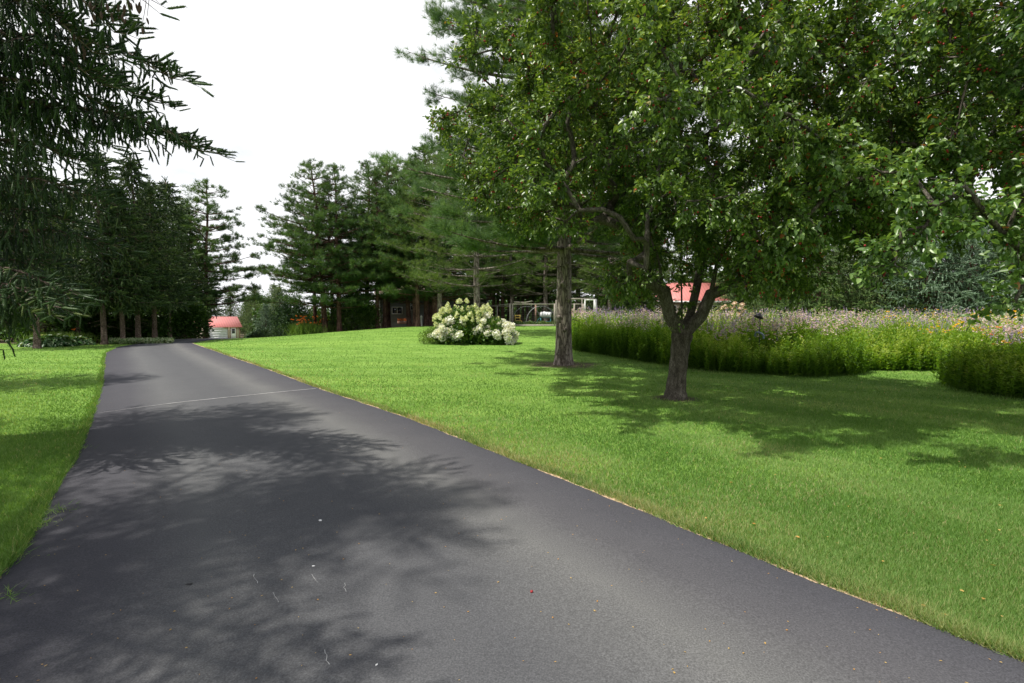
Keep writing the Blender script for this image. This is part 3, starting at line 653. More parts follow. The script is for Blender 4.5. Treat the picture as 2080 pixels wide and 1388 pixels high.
# ------------------------------------------------------------------ broadleaf trees
def crabapple(seed,trunkpts,trunkr,forks,targets,leafT_,llen,density,twigs=5):
    global rng; keep=rng; rng=np.random.default_rng(seed)
    pos=[]; par=[]
    for i,p in enumerate(trunkpts): pos.append(np.array(p,float)); par.append(i-1)
    fork=len(pos)-1
    for f in forks:
        pr_=fork
        for p in f: pos.append(np.array(p,float)); par.append(pr_); pr_=len(pos)-1
    base=fork+1
    tg=sorted(targets,key=lambda t: np.linalg.norm(t-pos[fork]))
    ends=[]
    for t in tg:
        A=np.array(pos[base:]); d=np.linalg.norm(A-t,axis=1)+.5*np.maximum(0,A[:,2]-t[2]); j=int(np.argmin(d))+base
        s=pos[j]; L=np.linalg.norm(t-s); n=max(1,int(math.ceil(L/.4))); pr_=j
        for k in range(1,n+1):
            q=s+(t-s)*k/n+np.array([0,0,1.])*.12*L*math.sin(math.pi*k/n)+rng.normal(size=3)*.035*(k<n)
            pos.append(q); par.append(pr_); pr_=len(pos)-1
        ends.append(pr_)
    pos=np.array(pos); n=len(pos); wt=np.zeros(n); kids=[[] for _ in range(n)]
    for i in range(n-1,-1,-1):
        if wt[i]==0: wt[i]=1
        if par[i]>=0: wt[par[i]]+=wt[i]; kids[par[i]].append(i)
    W=wt[base:].max()
    rad=.007+(.15)*(wt/ W)**.55*.8
    tb=MB()
    tp=np.array(trunkpts); tr=np.array(trunkr)
    # densify the trunk
    s=np.linspace(0,len(tp)-1,26); tpp=np.stack([np.interp(s,range(len(tp)),tp[:,k]) for k in range(3)],1); trr=np.interp(s,range(len(tp)),tr)
    tb.tube(tpp,trr*(1+.04*np.sin(s*7)),20)
    stack=[(c,fork) for c in kids[fork]]
    while stack:
        c,p=stack.pop(); chain=[pos[p],pos[c]]; rr=[min(rad[c]*1.25,.17 if p==fork else rad[p]),rad[c]]
        while kids[c]:
            ks=sorted(kids[c],key=lambda k:-wt[k])
            for k in ks[1:]: stack.append((k,c))
            c=ks[0]; chain.append(pos[c]); rr.append(rad[c])
        tb.tube(chain,rr,10 if rr[1]>.04 else 5)
    thin=[i for i in range(base,n) if wt[i]<=9]
    PP=[];DD=[];FP=[]
    cen=pos[base:].mean(0)
    for i in thin:
        out=pos[i]-cen; out=out/np.linalg.norm(out)
        for k in range(twigs):
            d=out*.5+rdir(1)[0]*.9+np.array([0,0,-.05]); d/=np.linalg.norm(d); l=rng.uniform(.2,.5)
            e=pos[i]+d*l-[0,0,.12*l]; m=pos[i]+d*l*.5
            tb.tube([pos[i],m,e],[.006,.004,.002],3,cap=False)
            nc=max(2,int(density*l/.35))
            s=rng.uniform(.2,1.05,nc)[:,None]
            q=pos[i]+(e-pos[i])*s+rng.normal(size=(nc,3))*.02
            for rep in range(4):
                PP.append(q+rng.normal(size=q.shape)*.03)
                DD.append(d*.6+rng.normal(size=(nc,3))*[.65,.65,.5]+[0,0,-.42])
            if rng.random()<.45: FP.append(q[:1]+[0,0,-.05]); 
    PP=np.concatenate(PP);DD=np.concatenate(DD); cb=MB()
    r_=np.clip(rng.normal(.45,.2,len(PP)),0,.96); od=rng.random(len(PP))<.004; r_[od]=rng.uniform(.98,1,od.sum())
    inst(cb,leafT_,PP,DD,llen*rng.uniform(.65,1.2,len(PP)),rollmax=1.0,r=r_)
    FP=np.concatenate(FP)
    rng=keep
    return tb,cb,FP
FR=icos(.014)
def add_fruit(root,base,FP,per=3,off=0):
    camr=np.array([0,0,EYE]); d=np.linalg.norm(FP+base-camr,axis=1); vis=(np.abs((FP+base)[:,0]/(FP+base)[:,1])<1.0)&((FP+base)[:,2]<EYE+.66*(FP+base)[:,1])
    d=np.where(vis,d,99); order=np.argsort(d)
    near=FP[order[:100]]; rest=FP[order[100:]]
    fm=MB(); fm.add(*FR[:2])
    first=None
    for p in near:
        if first is None: first=fm.build('fruit',M['fruit'],root,smooth=True,loc=p)
        else:
            o=first.copy(); COL.objects.link(o); o.parent=root; o.location=tuple(p)
    g=MB(); q=np.repeat(rest,per,0)+rng.normal(size=(len(rest)*per,3))*.022; inst(g,FR,q,rdir(len(q)),rng.uniform(.8,1.15,len(q)))
    o=g.build('fruits',M['fruit'],root,smooth=True); o['kind']='stuff'

def ell_targets(n,c,rad,shell=.45,zmin=2.2,seed=1,cond=None):
    r=np.random.default_rng(seed); out=[]
    while len(out)<n:
        u=r.normal(size=3); u/=np.linalg.norm(u); k=(shell+(1-shell)*r.random()**.7)
        # lumpy surface
        k*=1+.10*math.sin(u[0]*5+seed)+.08*math.sin(u[2]*7+u[1]*4)
        p=np.array(c)+u*k*np.array(rad)
        if p[2]<zmin: continue
        if cond is not None and not cond(p): continue
        out.append(p)
    return out
# crabapple one; coordinates relative to its base
def rel(px,py,Y,b): return P(px,py,Y)-b
Y0=CT[1]
tp=[(0,0,-.05),(0,0,.04),(.01,0,.25),(.05,0,.7),(.08,0,1.0),(.11,0,1.24)]
tr=[.235,.215,.18,.165,.175,.2]
forks=[[rel(1360,640,Y0-.1,CT),rel(1349,592,Y0-.2,CT),rel(1336,520,Y0-.4,CT),rel(1300,430,Y0-.6,CT)],
       [rel(1385,620,Y0,CT),rel(1384,560,Y0,CT),rel(1380,470,Y0+.1,CT),rel(1360,350,Y0+.3,CT)],
       [rel(1402,640,Y0+.2,CT),rel(1414,590,Y0+.4,CT),rel(1435,480,Y0+.9,CT),rel(1480,380,Y0+1.3,CT)],
       [rel(1424,642,Y0,CT),rel(1444,598,Y0-.1,CT),rel(1458,530,Y0-.3,CT),rel(1520,430,Y0-.6,CT)]]
def cond1(p):
    w=p+CT; px=1040+w[0]/w[1]*F; h=p[2]
    if math.hypot(p[0],p[1])<1.0 and h<2.5: return False
    if 1335<px<1485 and h<2.95 and math.hypot(p[0],p[1])>.5: return False
    py_=640-(w[2]-EYE)/w[1]*F
    if px<1235 and py_>455+max(0,px-1000)*.04: return False
    low=2.15+.35*max(0,(math.hypot(p[0],p[1])-2.2))-.0
    if p[0]<-2: low=2.5
    return h>low*.93
T1=ell_targets(800,(-.1,-.05,4.65),(4.5,4.2,3.6),.3,2.0,3,cond1)
for i in range(190):
    a=rng.uniform(0,6.28); k=rng.uniform(.9,2.9); q=np.array([math.cos(a)*k+.1,math.sin(a)*k,rng.uniform(2.15,2.6)]); w=q+CT; px=1040+w[0]/w[1]*F
    if 1255<px<1325 or 1500<px<1600: T1.append(q)
tb,cb,FP=crabapple(41,tp,tr,forks,T1,LEAF,.076,9,twigs=6)
crab1=make_tree('crabapple_tree','crabapple with forked grey trunk alone on the lawn, crown full of red fruit','tree',CT,(tb,cb),M['barkcrab'],M['crab'])
add_fruit(crab1,CT,FP)
# crabapple two, at the right edge
C2=np.array([9.4,7.6,0.])
tp=[(0,0,-.05),(0,0,.05),(.0,0,.3),(-.05,0,.9),(-.08,0,1.4)]; tr=[.3,.27,.22,.2,.23]
forks=[[rel(2330,470,7.4,C2),rel(2150,330,7.2,C2),rel(2000,300,7.2,C2),rel(1900,350,7.3,C2),rel(1780,372,7.4,C2),rel(1650,418,7.6,C2)],
       [np.array([-.3,0,2.2]),np.array([-.6,.2,3.2]),np.array([-1.0,.2,4.4])],
       [np.array([.4,.3,2.2]),np.array([.8,.6,3.4])],
       [np.array([-.3,-.6,2.1]),np.array([-.9,-1.1,2.9]),np.array([-1.7,-1.5,3.4])]]
def cond2(p):
    w=p+C2; px=1040+w[0]/w[1]*F; py=640-(w[2]-EYE)/w[1]*F
    if w[1]<4.6: return False
    if px<1560 and py>200: return False
    if px<1720 and py>470: return False
    if py>430+.10*(px-1720) : return False
    if 1560<px<1760 and 20<py<300 and (abs(math.sin(px*.021+py*.013))<.5): return False
    return py<610
T2=ell_targets(700,(-.5,.0,4.5),(5.0,4.2,3.6),.3,1.75,5,cond2)
T2+= [rel(px,py,Y,C2) for px,py,Y in ((1810,500,5.2),(1815,540,5.15),(1830,470,5.2),(2062,612,5.2),(1640,440,6.6),(1600,470,6.8),(1580,500,7),(1660,300,6),(1700,330,6.2),(1790,350,5.6),(1850,400,5.2),(1900,420,5.2),(1880,460,5.1),(1960,380,5.1),(2000,430,5.1),(2040,480,5.2))]
tb,cb,FP=crabapple(42,tp,tr,forks,T2,LEAFT2,.078,8,twigs=5)
crab2=make_tree('crabapple_tree','crabapple whose low leafy boughs reach in from the right edge','tree',C2,(tb,cb),M['barkcrab'],M['crab2'])
add_fruit(crab2,C2,FP)

# ------------------------------------------------------------------ shrubs
def bush(seed,rad,n,T,size,lumps=7,flat=1.0,updir=.3,zlift=.0):
    global rng; keep=rng; rng=np.random.default_rng(seed); g=MB()
    cs=[(np.array([0,0,rad[2]*.35]),1.0)]
    for i in range(lumps):
        a=rng.uniform(0,6.28); k=rng.uniform(.35,.7); cs.append((np.array([math.cos(a)*rad[0]*k,math.sin(a)*rad[1]*k,rad[2]*rng.uniform(.15,.6)]),rng.uniform(.35,.6)))
    PP=[];DD=[]
    for c,s in cs:
        m=int(n*s*s/sum(b*b for _,b in cs)); d=rdir(m,-.5); p=c+d*np.array(rad)*s*(rng.uniform(.55,1.05,m)[:,None])*[1,1,.75]
        PP.append(p); DD.append(d*.8+rng.normal(size=(m,3))*.5+[0,0,updir])
    PP=np.concatenate(PP);DD=np.concatenate(DD); k=PP[:,2]>.02; PP=PP[k];DD=DD[k]; PP[:,2]+=zlift
    inst(g,T,PP,DD,size*rng.uniform(.6,1.25,len(PP)),rollmax=.9)
    rng=keep
    return g,cs
def stems(rad,h,n=9):
    g=MB()
    for i in range(n):
        a=rng.uniform(0,6.28); k=rng.uniform(.2,.7); e=np.array([math.cos(a)*rad*k,math.sin(a)*rad*k,h*rng.uniform(.5,.9)])
        g.tube([(0.05*math.cos(a),.05*math.sin(a),-.05),e*.5,e],[.018,.012,.005],5)
    return g
def shrub(name,label,cat,loc,rad,n,T,size,m,seed,group=None,lumps=7,updir=.3):
    e=empty(name,label,cat,loc,group); g,cs=bush(seed,rad,n,T,size,lumps,1,updir); stems(rad[0],rad[2]*.6).build('stems',M['barkcrab'],e); g.build('foliage',m,e); return e,cs

HY=G(950,702); 
def blossom(kind,seed):
    r=np.random.default_rng(seed); g=MB(); n=90 if kind=='ball' else 60
    d=r.normal(size=(n,3)); d/=np.linalg.norm(d,axis=1)[:,None]
    if kind=='ball': p=d*[.09,.09,.075]; T=leafT(.42,.06,.2)
    else:
        z=r.random(n)**1.3; a=r.uniform(0,6.28,n); p=np.stack([np.cos(a)*.06*(1-z*.85),np.sin(a)*.06*(1-z*.85),z*.14],1); d=p*[5,5,0]+[0,0,.15]; T=leafT(.42,.06,.2)
    inst(g,T,p,d,.05*r.uniform(.8,1.3,n))
    if kind=='ball': v,t,_=icos(.08); g.add(v*[1,1,.85],t,r=.6)
    else: g.tube([(0,0,-.03),(0,0,.03),(0,0,.1),(0,0,.14)],[.03,.05,.035,.005],6,r=.4)
    return g
# tall panicle hydrangea behind
hb=G(950,690); hb=np.array([GX(948,HY[1]+1.6)[0],HY[1]+1.6,float(H(0,HY[1]+1.6))])
h1,cs=shrub('hydrangea_bush','tall hydrangea with creamy upright cone blossoms, back bush of the clump','shrub',hb,(1.55,1.3,1.62),9000,LEAFW,.12,M['hyd'],51)
f0=None; k=0; tries=0
while k<96:
    d=rdir(1,-.05)[0]; 
    if d[1]>.45: continue
    c,s=cs[rng.integers(len(cs))]; p=c+d*np.array([1.55,1.3,1.75*.75])*s*1.1
    if p[2]<.75 : continue
    # keep it on the outer hull
    if (p[0]/1.55)**2+(p[1]/1.3)**2+((p[2]-.6)/1.35)**2<.62: continue
    if f0 is None: f0=blossom('cone',1).build('flower_head',M['cream'],h1,loc=p); o=f0
    else: o=f0.copy(); COL.objects.link(o); o.parent=h1; o.location=tuple(p)
    s_=rng.uniform(.9,1.45); o.scale=(s_,s_,s_); o.rotation_euler=(rng.uniform(-.2,.5),rng.uniform(-.5,.5),rng.uniform(0,6)); k+=1
hf=np.array([GX(968,HY[1]+.75)[0],HY[1]+.75,float(H(0,HY[1]+.75))])
def mop(label,loc,rad,cnt,seed,n):
    h2,cs=shrub('hydrangea_bush',label,'shrub',loc,rad,n,LEAFW,.13,M['hyd'],seed)
    f1=None; k=0
    while k<cnt:
        d=rdir(1,-.2)[0]
        if d[1]>.3: continue
        c,s=cs[rng.integers(len(cs))]; p=c+d*np.array(rad)*[1,1,.75]*s*1.2
        if p[2]<.1: continue
        if (p[0]/rad[0])**2+(p[1]/rad[1])**2+((p[2]-.2)/rad[2])**2<.5: continue
        if f1 is None: f1=blossom('ball',2).build('flower_head',M['white'],h2,loc=p); o=f1
        else: o=f1.copy(); COL.objects.link(o); o.parent=h2; o.location=tuple(p)
        s_=rng.uniform(1.1,1.9); o.scale=(s_,s_,s_); o.rotation_euler=tuple(rng.uniform(-1,1,3)); k+=1
mop('low hydrangea with round white blossoms at the front left of the clump',np.array([GX(938,HY[1]+.9)[0],HY[1]+.9,hf[2]]),(1.15,.9,.98),40,52,4500)
mop('low hydrangea with round white blossoms at the right end of the clump',np.array([GX(1000,HY[1]+.9)[0],HY[1]+.9,hf[2]]),(.9,.85,1.1),38,53,4200)
shrub('small_shrub','small bright green shrub at the left foot of the hydrangea clump','shrub',np.array([GX(880,HY[1]+1.1)[0],HY[1]+1.1,hf[2]]),(.75,.7,.7),4200,LEAF,.07,M['shrubl'],54)

# left bed: hostas and daylilies
HB=[(85,26.3,.75,'hosta clump at the left end of the left flower bed'),(112,26.0,.8,'hosta clump in the middle of the left flower bed'),(160,27.2,.6,'pale edged hosta clump at the right end of the left flower bed')]
hproto=None
def hosta_mesh(seed):
    r=np.random.default_rng(seed); g=MB(); n=260; a=r.uniform(0,6.28,n); k=r.random(n)**.6
    p=np.stack([np.cos(a)*k*.75,np.sin(a)*k*.75,.5*(1-k*k*.7)*r.uniform(.6,1,n)],1); d=np.stack([np.cos(a)*(.4+k),np.sin(a)*(.4+k),.35-k*.8+r.normal(size=n)*.2],1)
    inst(g,leafT(.36,.08,.3),p,d,.26*r.uniform(.6,1.2,n),rollmax=.4); return g
for i,(px,Y,s,lab) in enumerate(HB):
    p=GX(px,Y)
    if hproto is None:
        hproto=empty('hosta_plant',lab,'plant',p,'hostas in the left flower bed'); hosta_mesh(3).build('leaves',M['hosta'],hproto); hproto.scale=(s*1.4,)*3
    else: copy_of(hproto,p,lab,rz=i,s=s*1.4)
def lily(loc,label,w,h,nf,seed,s=1):
    e=empty('daylily_clump',label,'plant',loc); r=np.random.default_rng(seed)
    n=int(900*w*w+400); p=np.stack([r.normal(size=n)*w*.4,r.normal(size=n)*w*.3,np.zeros(n)],1); g=MB()
    BL=([(-.5,0,0),(.5,0,0),(-.35,.02,.6),(.35,.02,.6),(0,-.12,1)],[(2,3,4)],[(0,1,3,2)])
    inst(g,BL,p,r.normal(size=(n,3))*[.4,.4,0]+[0,0,1],np.stack([np.full(n,.035),np.full(n,h),h*r.uniform(.5,.85,n)],1)); g.build('leaves',M['shrubl'],e)
    st=MB(); f0=None
    for i in range(nf):
        q=np.array([r.normal()*w*.45,r.normal()*w*.3,h*r.uniform(.6,1.1)]); st.tube([(q[0]*.7,q[1]*.7,0),q],[.008,.005],3)
        if f0 is None:
            g=MB(); g.tube([(0,0,-.03),(0,0,0),(0,0,.03)],[.006,.015,.008],5); inst(g,leafT(.26,.05,.4),np.zeros((6,3)),rdir(6,.0)+[0,0,.4],.11); f0=g.build('flower',M['orange'],e,loc=q)
        else:
            o=f0.copy(); COL.objects.link(o); o.parent=e; o.location=tuple(q); o.rotation_euler=(r.uniform(-.5,.5),r.uniform(-.5,.5),r.uniform(0,6))
    st.build('stems',M['shrub'],e)
lily(GX(120,28),'daylily clump with one orange bloom above the hosta bed',1.6,.95,3,1)
lily(GX(622,41),'large clump of orange daylilies left of the pine grove',1.3,1.35,42,2)
lily(GX(655,43.6),'sparser orange daylilies between the pine trunks',.9,1.1,14,5)
for i,(px,Y,lab) in enumerate([(100,29,'dark leafy shrub behind the hostas'),(190,32,'dark shrub between the hosta bed and the first pale trunk'),(232,33,'light dappled shrub between the two pale trunks at the lawn edge'),(262,34,'leafy shrub behind the groundcover'),(300,34.5,'leafy shrub behind the leaning pale trunk'),(335,37,'dark shrub at the back of the driveway bend'),(365,38,'dark shrub left of the garage under the spruces'),(372,48,'dark shrub hiding the left end of the garage'),(20,31,'dark shrub behind the low spruce bough')]):
    if i==0: sp_,_=shrub('understorey_shrub',lab,'shrub',GX(px,Y),(2.0,1.6,3.0),6500,LEAFW,.17,M['shrub'],61,'shrubs under the left wood')
    else: copy_of(sp_,GX(px,Y),lab,rz=i*2.1,s=.8+.25*abs(math.sin(i*2.3)),group='shrubs under the left wood')
# deeper green wall
g=MB(); n=60000
y=rng.uniform(44,62,n); x=-y*rng.uniform(.63,1.25,n); z=H(x,y)+rng.uniform(0,1,n)**.8*(7+2*np.sin(x*.7)+1.5*np.sin(y*.9+x))
inst(g,LEAFW,np.stack([x,y,z],1),rdir(n),.42,r=rng.random(n)*.7)
tag(g.build('distant_undergrowth',M['shrub']),'dark green undergrowth filling the depth of the wood left of the driveway','undergrowth',kind='stuff')
g=MB(); n=60000
x=rng.uniform(-34,110,n); y=rng.uniform(66,80,n); z=H(x,y)+rng.uniform(0,1,n)**.9*np.where(x<24,3.4,6)*(1+.3*np.sin(x*.5)+.25*np.sin(y*.9+x))
inst(g,LEAFW,np.stack([x,y,z],1),rdir(n),.5,r=rng.random(n)*.8)
tag(g.build('distant_undergrowth',M['shrub']),'dark green thicket far behind the pines and spruces on the right','undergrowth',kind='stuff')
for i,(px,Y,lab) in enumerate([(628,50,'shrub behind the orange daylilies, left of the leaning pine trunks'),(665,53,'shrub filling the gap between the leaning pine trunks'),(705,54,'shrub behind the left end of the grove, right of the thick trunk'),(745,56,'shrub between the grove and the left corner of the grey house'),(600,56,'shrub behind the left edge of the pine grove')]):
    copy_of(sp_,GX(px,Y),lab,rz=i*1.1+3,s=1.0+.15*math.sin(i*3),group='shrubs behind the pine grove')
# groundcover
g=MB(); n=5000; px_=rng.uniform(222,350,n); y=rng.uniform(27.9,29.6,n); x=(px_-1040)/F*y; 
inst(g,LEAF,np.stack([x,y,H(x,y)+rng.uniform(.02,.22,n)],1),rdir(n,0)+[0,0,.3],.13)
tag(g.build('variegated_groundcover',M['varieg']),'pale variegated groundcover along the lawn edge below the pale trunks','groundcover',kind='stuff')
# middle shrubs
shrub('round_shrub','deep green rounded shrub left of the grey house','shrub',GX(722,44),(2.2,1.6,3.6),9000,LEAF,.15,M['shrub'],71)
shrub('round_shrub','mixed green shrub between the low juniper hedge and the orange daylilies','shrub',GX(590,43),(1.6,1.3,3.6),6000,LEAF,.15,M['juniper'],72)
shrub('low_shrub','tall loose shrub right of the garage, at the foot of the far spruces','shrub',GX(538,68),(2.6,2,2.3),5000,LEAF,.22,M['juniper'],73)
shrub('low_shrub','low spreading blue green juniper at the lawn edge right of the garage','shrub',GX(548,48)+[0,0,-.1],(1.9,1.2,1.25),6000,LEAFN,.2,M['juniper'],74)
shrub('low_shrub','low spreading green shrub beside the right corner of the garage','shrub',GX(517,58)+[0,0,0],(1.35,1.2,1.3),5000,LEAFN,.2,M['juniper'],75)
fars=[(470,106,.85,'dark far spruce above the garage roof'),(503,101,.7,'far spruce right behind the garage'),(541,66,.52,'small blue spruce in the sky gap between the woods'),(520,95,.85,'far spruce on the skyline of the gap'),(570,80,.8,'far spruce touching the left edge of the pine grove'),(430,112,.95,'far spruce hidden above the garage ridge'),(560,110,1.0,'farthest spruce in the sky gap')]
for i,(px,Y,s,lab) in enumerate(fars):
    copy_of(pb if i==2 else pr,GX(px,Y),lab,rz=i,s=s,group='far trees in the gap above the garage')
shrub('pale_tree','pale yellow green broadleaf tree in the gap between the far spruces','tree',GX(520,108),(3,2.4,7.2),6000,LEAF,.35,M['shrubl'],76)
shrub('pale_tree','hazy rounded treetop farthest away in the sky gap','tree',GX(528,165),(7,5,11),8000,LEAF,.45,M['juniper'],77)

# ------------------------------------------------------------------ wildflower bed (stuff)
def plantT(seed,nl=22):
    r=np.random.default_rng(seed); g=MB(); z=np.sort(r.uniform(.08,.97,nl)); a=np.arange(nl)*2.4+r.normal(size=nl)*.4
    d=np.stack([np.cos(a),np.sin(a),r.uniform(.6,2.6,nl)],1); keep=d
    inst(g,LEAFN,np.stack([np.zeros(nl),np.zeros(nl),z],1),d,(.135-.06*z),rollmax=.8)
    v=np.concatenate(g.v); q=np.concatenate(g.q); k=len(v)
    v=np.concatenate([v,[(-.006,0,0),(.006,0,0),(0,.0,1),(0,-.006,0),(0,.006,0)]])
    return v,[(k,k+1,k+2),(k+3,k+4,k+2)],q
PT_=[plantT(s) for s in range(4)]
def bedpts(n,front):
    out=[]
    while len(out)<n:
        m=n*4; x=rng.uniform(2,32,m); y=rng.uniform(9,32,m)
        k=inpoly(x,y,BEDP)&(x<y*1.12)
        x=x[k];y=y[k]
        A=BEDF; d=np.full(len(x),1e9)
        for i in range(len(A)-1):
            a=A[i];b=A[i+1];ab=b-a;t=np.clip(((x-a[0])*ab[0]+(y-a[1])*ab[1])/(ab@ab),0,1); d=np.minimum(d,np.hypot(x-a[0]-t*ab[0],y-a[1]-t*ab[1]))
        k=rng.random(len(x))<np.exp(-d/front)+.1
        out+=list(zip(x[k],y[k],d[k]))
    return np.array(out[:n])
b=bedpts(17000,1.5)
b[:,:2]+=rng.normal(0,.12,(len(b),2)); b[:,1]-=.18*(1+np.sin(b[:,0]*1.7+1.2*np.sin(b[:,0]*.9)))*np.exp(-b[:,2])
def bh(d,x,y): return np.minimum(1.42,.88+.42*np.clip((y-11)/8,0,1)+.5*np.clip(d/2.6,0,1))*(.95+.12*np.sin(x*1.7+y*.8)+.08*np.sin(x*3.9-y*2.1))
OX=P(1543,640,14.5)[0]; b=b[~((np.abs(b[:,0]-OX*b[:,1]/14.5)<.1)&(b[:,1]<14.6)&(b[:,1]>14.2))]
hh=bh(b[:,2],b[:,0],b[:,1])*np.where((np.abs(b[:,0]-OX*b[:,1]/14.5)<.35)&(b[:,1]<14.6),.84,1)*rng.uniform(.5,1.08,len(b))*(1+.07*np.sin(b[:,0]*4.1+np.sin(b[:,1]*5)*2))
g=MB()
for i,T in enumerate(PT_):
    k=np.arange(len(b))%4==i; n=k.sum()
    inst(g,T,np.stack([b[k,0],b[k,1],H(b[k,0],b[k,1])],1),rng.normal(size=(n,3))*[.1,.1,0]+[0,0,1],np.stack([np.full(n,1.1),np.full(n,1.1),hh[k]],1),r=np.clip((rng.normal(.44,.19,n)+.18*np.sin(b[k,0]*1.1+b[k,1]))[:,None]+.95*(T[0][:,2][None]-.62),0,1))  # leaf colour: paler young tips, plus shade low in the bed painted in
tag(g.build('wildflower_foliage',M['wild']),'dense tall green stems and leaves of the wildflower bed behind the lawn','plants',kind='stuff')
def flowers(name,m,n,label,T,size,hoff,filt,up=True,front=3.0):
    b=bedpts(max(n*3,4000),front); k=(b[:,2]>np.interp(b[:,1],[12,20],[.7,.15])+1.0*rng.random(len(b)))&filt(b[:,0],b[:,1]); b=b[k]; b=b[~((np.abs(b[:,0]-OX*b[:,1]/14.5)<.25)&(b[:,1]<14.6))][:n]; n=len(b)
    z=H(b[:,0],b[:,1])+bh(b[:,2],b[:,0],b[:,1])*rng.uniform(.84,1.06,n)+hoff
    g=MB(); inst(g,T,np.stack([b[:,0],b[:,1],z],1),rng.normal(size=(n,3))*.25+[0,0,1],size*rng.uniform(.7,1.3,n)); tag(g.build(name,m),label,'flowers',kind='stuff')
def headT(n,flat):
    r=np.random.default_rng(9); g=MB(); a=np.arange(n)*2.4; d=np.stack([np.cos(a),np.sin(a),np.full(n,flat)],1)
    inst(g,leafT(.25,.03,.2),np.zeros((n,3)),d,np.full(n,1.)); return np.concatenate(g.v),[],np.concatenate(g.q)
def spikeT(n):
    g=MB(); a=np.arange(n)*2.4; z=np.linspace(0,.9,n); d=np.stack([np.cos(a),np.sin(a),np.full(n,.8)],1)
    inst(g,leafT(.4,.03,.1),np.stack([0*z,0*z,z],1),d,.16*(1.1-z*.6)); return np.concatenate(g.v),[],np.concatenate(g.q)
pat=lambda x,y: np.sin(x*.9+1.1*np.sin(y*.6))+np.sin(y*1.1-x*.5)
flowers('pink_wildflowers',M['pink'],8500,'pale pink bee balm blossoms over the wildflower bed',headT(8,.35),.034,.0,lambda x,y: (pat(x,y)+rng.normal(size=len(x))*.7>-.3))
flowers('purple_flower_spikes',M['purple'],2300,'lavender purple flower spikes standing above the wildflower bed',spikeT(14),.17,.0,lambda x,y: (pat(x+3,y+2)+rng.normal(size=len(x))*.8>-.3))
flowers('yellow_wildflowers',M['yellow'],260,'yellow daisy blooms in the right part of the wildflower bed',headT(9,.25),.055,.03,lambda x,y: (x/y>.72)&(np.sin(x*2)+np.sin(y*1.7)>.4))
flowers('orange_wildflowers',M['orange'],22,'few orange blooms at the right end of the wildflower bed',headT(9,.3),.06,.0,lambda x,y: (x/y>.92)&(y<16),front=1.2)

# ------------------------------------------------------------------ buildings
def gable(mb,x0,x1,y0,y1,z0,zr,ov=.35,th=.12,ridge='x'):
    ym=(y0+y1)/2; X0=x0-ov; X1=x1+ov; sl=(zr-z0)/(ym-y0); Y0_=y0-ov; zE=z0-ov*sl; Y1_=y1+ov
    for ya,yb in ((Y0_,ym),(Y1_,ym)):
        v=[(X0,ya,zE),(X1,ya,zE),(X1,yb,zr),(X0,yb,zr)]; v+=[(a,b,c-th) for a,b,c in v]
        mb.add(v,q=[(0,1,2,3),(7,6,5,4),(0,4,5,1),(1,5,6,2),(2,6,7,3),(3,7,4,0)])
def window(parent,x0,x1,y,z0,z1,fm=.07,mull=1):
    g=MB(); g.box((x0,y-.05,z0),(x0+fm,y-.001,z1)); g.box((x1-fm,y-.05,z0),(x1,y-.001,z1)); g.box((x0+fm,y-.05,z0),(x1-fm,y-.001,z0+fm)); g.box((x0+fm,y-.05,z1-fm),(x1-fm,y-.001,z1))
    for i in range(mull):
        xm=x0+(x1-x0)*(i+1)/(mull+1); g.box((xm-.03,y-.045,z0+fm),(xm+.03,y-.001,z1-fm))
    f=g.build('window',M['whitepaint'],parent); MB().box((x0+fm,y-.02,z0+fm),(x1-fm,y-.004,z1-fm)).build('pane',M['glass'],f)
# garage
gz=float(H(-51,92)); gl=empty('garage','small tan garage with pinkish red metal roof beyond the end of the driveway','garage',(-48.9,92,gz),rz=R(40))
x0,x1=-8.5,0
MB().box((x0,0,-.5),(x1,7,2.3)).build('wall',M['tan_siding'],gl)
g=MB(); gable(g,x0,x1,0,7,2.36,4.0,.35); g.build('roof',M['pinkroof'],gl)
g=MB()
for k in range(5): g.box((-5.6,-.06,.03+.41*k),(-1.98,-.004,.43+.41*k))
g.build('garage_door',M['garagedoor'],gl)
d_=MB().box((-1.5,-.06,.02),(-.64,-.004,2.02)).build('door',M['whitepaint'],gl); MB().box((-1.32,-.08,1.0),(-.82,-.062,1.8)).build('pane',M['glass'],d_)
g=MB()
for a_,b2 in ((-1.97,-1.87),(-1.61,-1.51),(-.63,-.53),(x1-.12,x1+.02),(-5.71,-5.61)): g.box((a_,-.09,0),(b2,-.003,2.1))
g.box((-5.71,-.1,2.1),(x1+.02,-.003,2.2)); g.build('trim',M['woodred'],gl)
MB().box((x0,-1.2,-.5),(x1,-.1,0.005)).build('apron',M['stone'],gl)
# grey house
hz=float(H(-5,53)); hx0=(770-1040)/F*53; hx1=hx0+11
hs=empty('grey_house','grey sided house half hidden behind the pine grove trunks','house',(hx0,53,hz))
MB().box((0,0,-.4),(11,8,3.1)).build('wall',M['grey_siding'],hs)
g=MB(); gable(g,0,11,0,8,3.15,5.3,.5); g.build('roof',M['brownroof'],hs)
MB().box((-.06,-.06,-.2),(.16,-.003,3.05)).build('corner_trim',M['whitepaint'],hs)
MB().box((-.5,-.62,2.9),(11.5,-.52,3.08)).build('gutter',M['whitepaint'],hs)
window(hs,1.35,2.45,0,1.0,1.75,.06)
window(hs,3.25,3.95,0,1.4,1.95,.04,0)
g=MB(); a=np.linspace(0,math.pi,12); g.tube(np.stack([3.6+.35*np.cos(a),np.full(12,-.03),1.95+.35*np.sin(a)],1),.025,5); g.build('window_arch',M['whitepaint'],hs)
e=empty('flower_planter','long planter of orange red flowers against the grey house wall','planter',(hx0+2.65,52.2,hz))
MB().box((-.55,-.12,0),(.55,.12,.28)).build('box',M['woodred'],e)
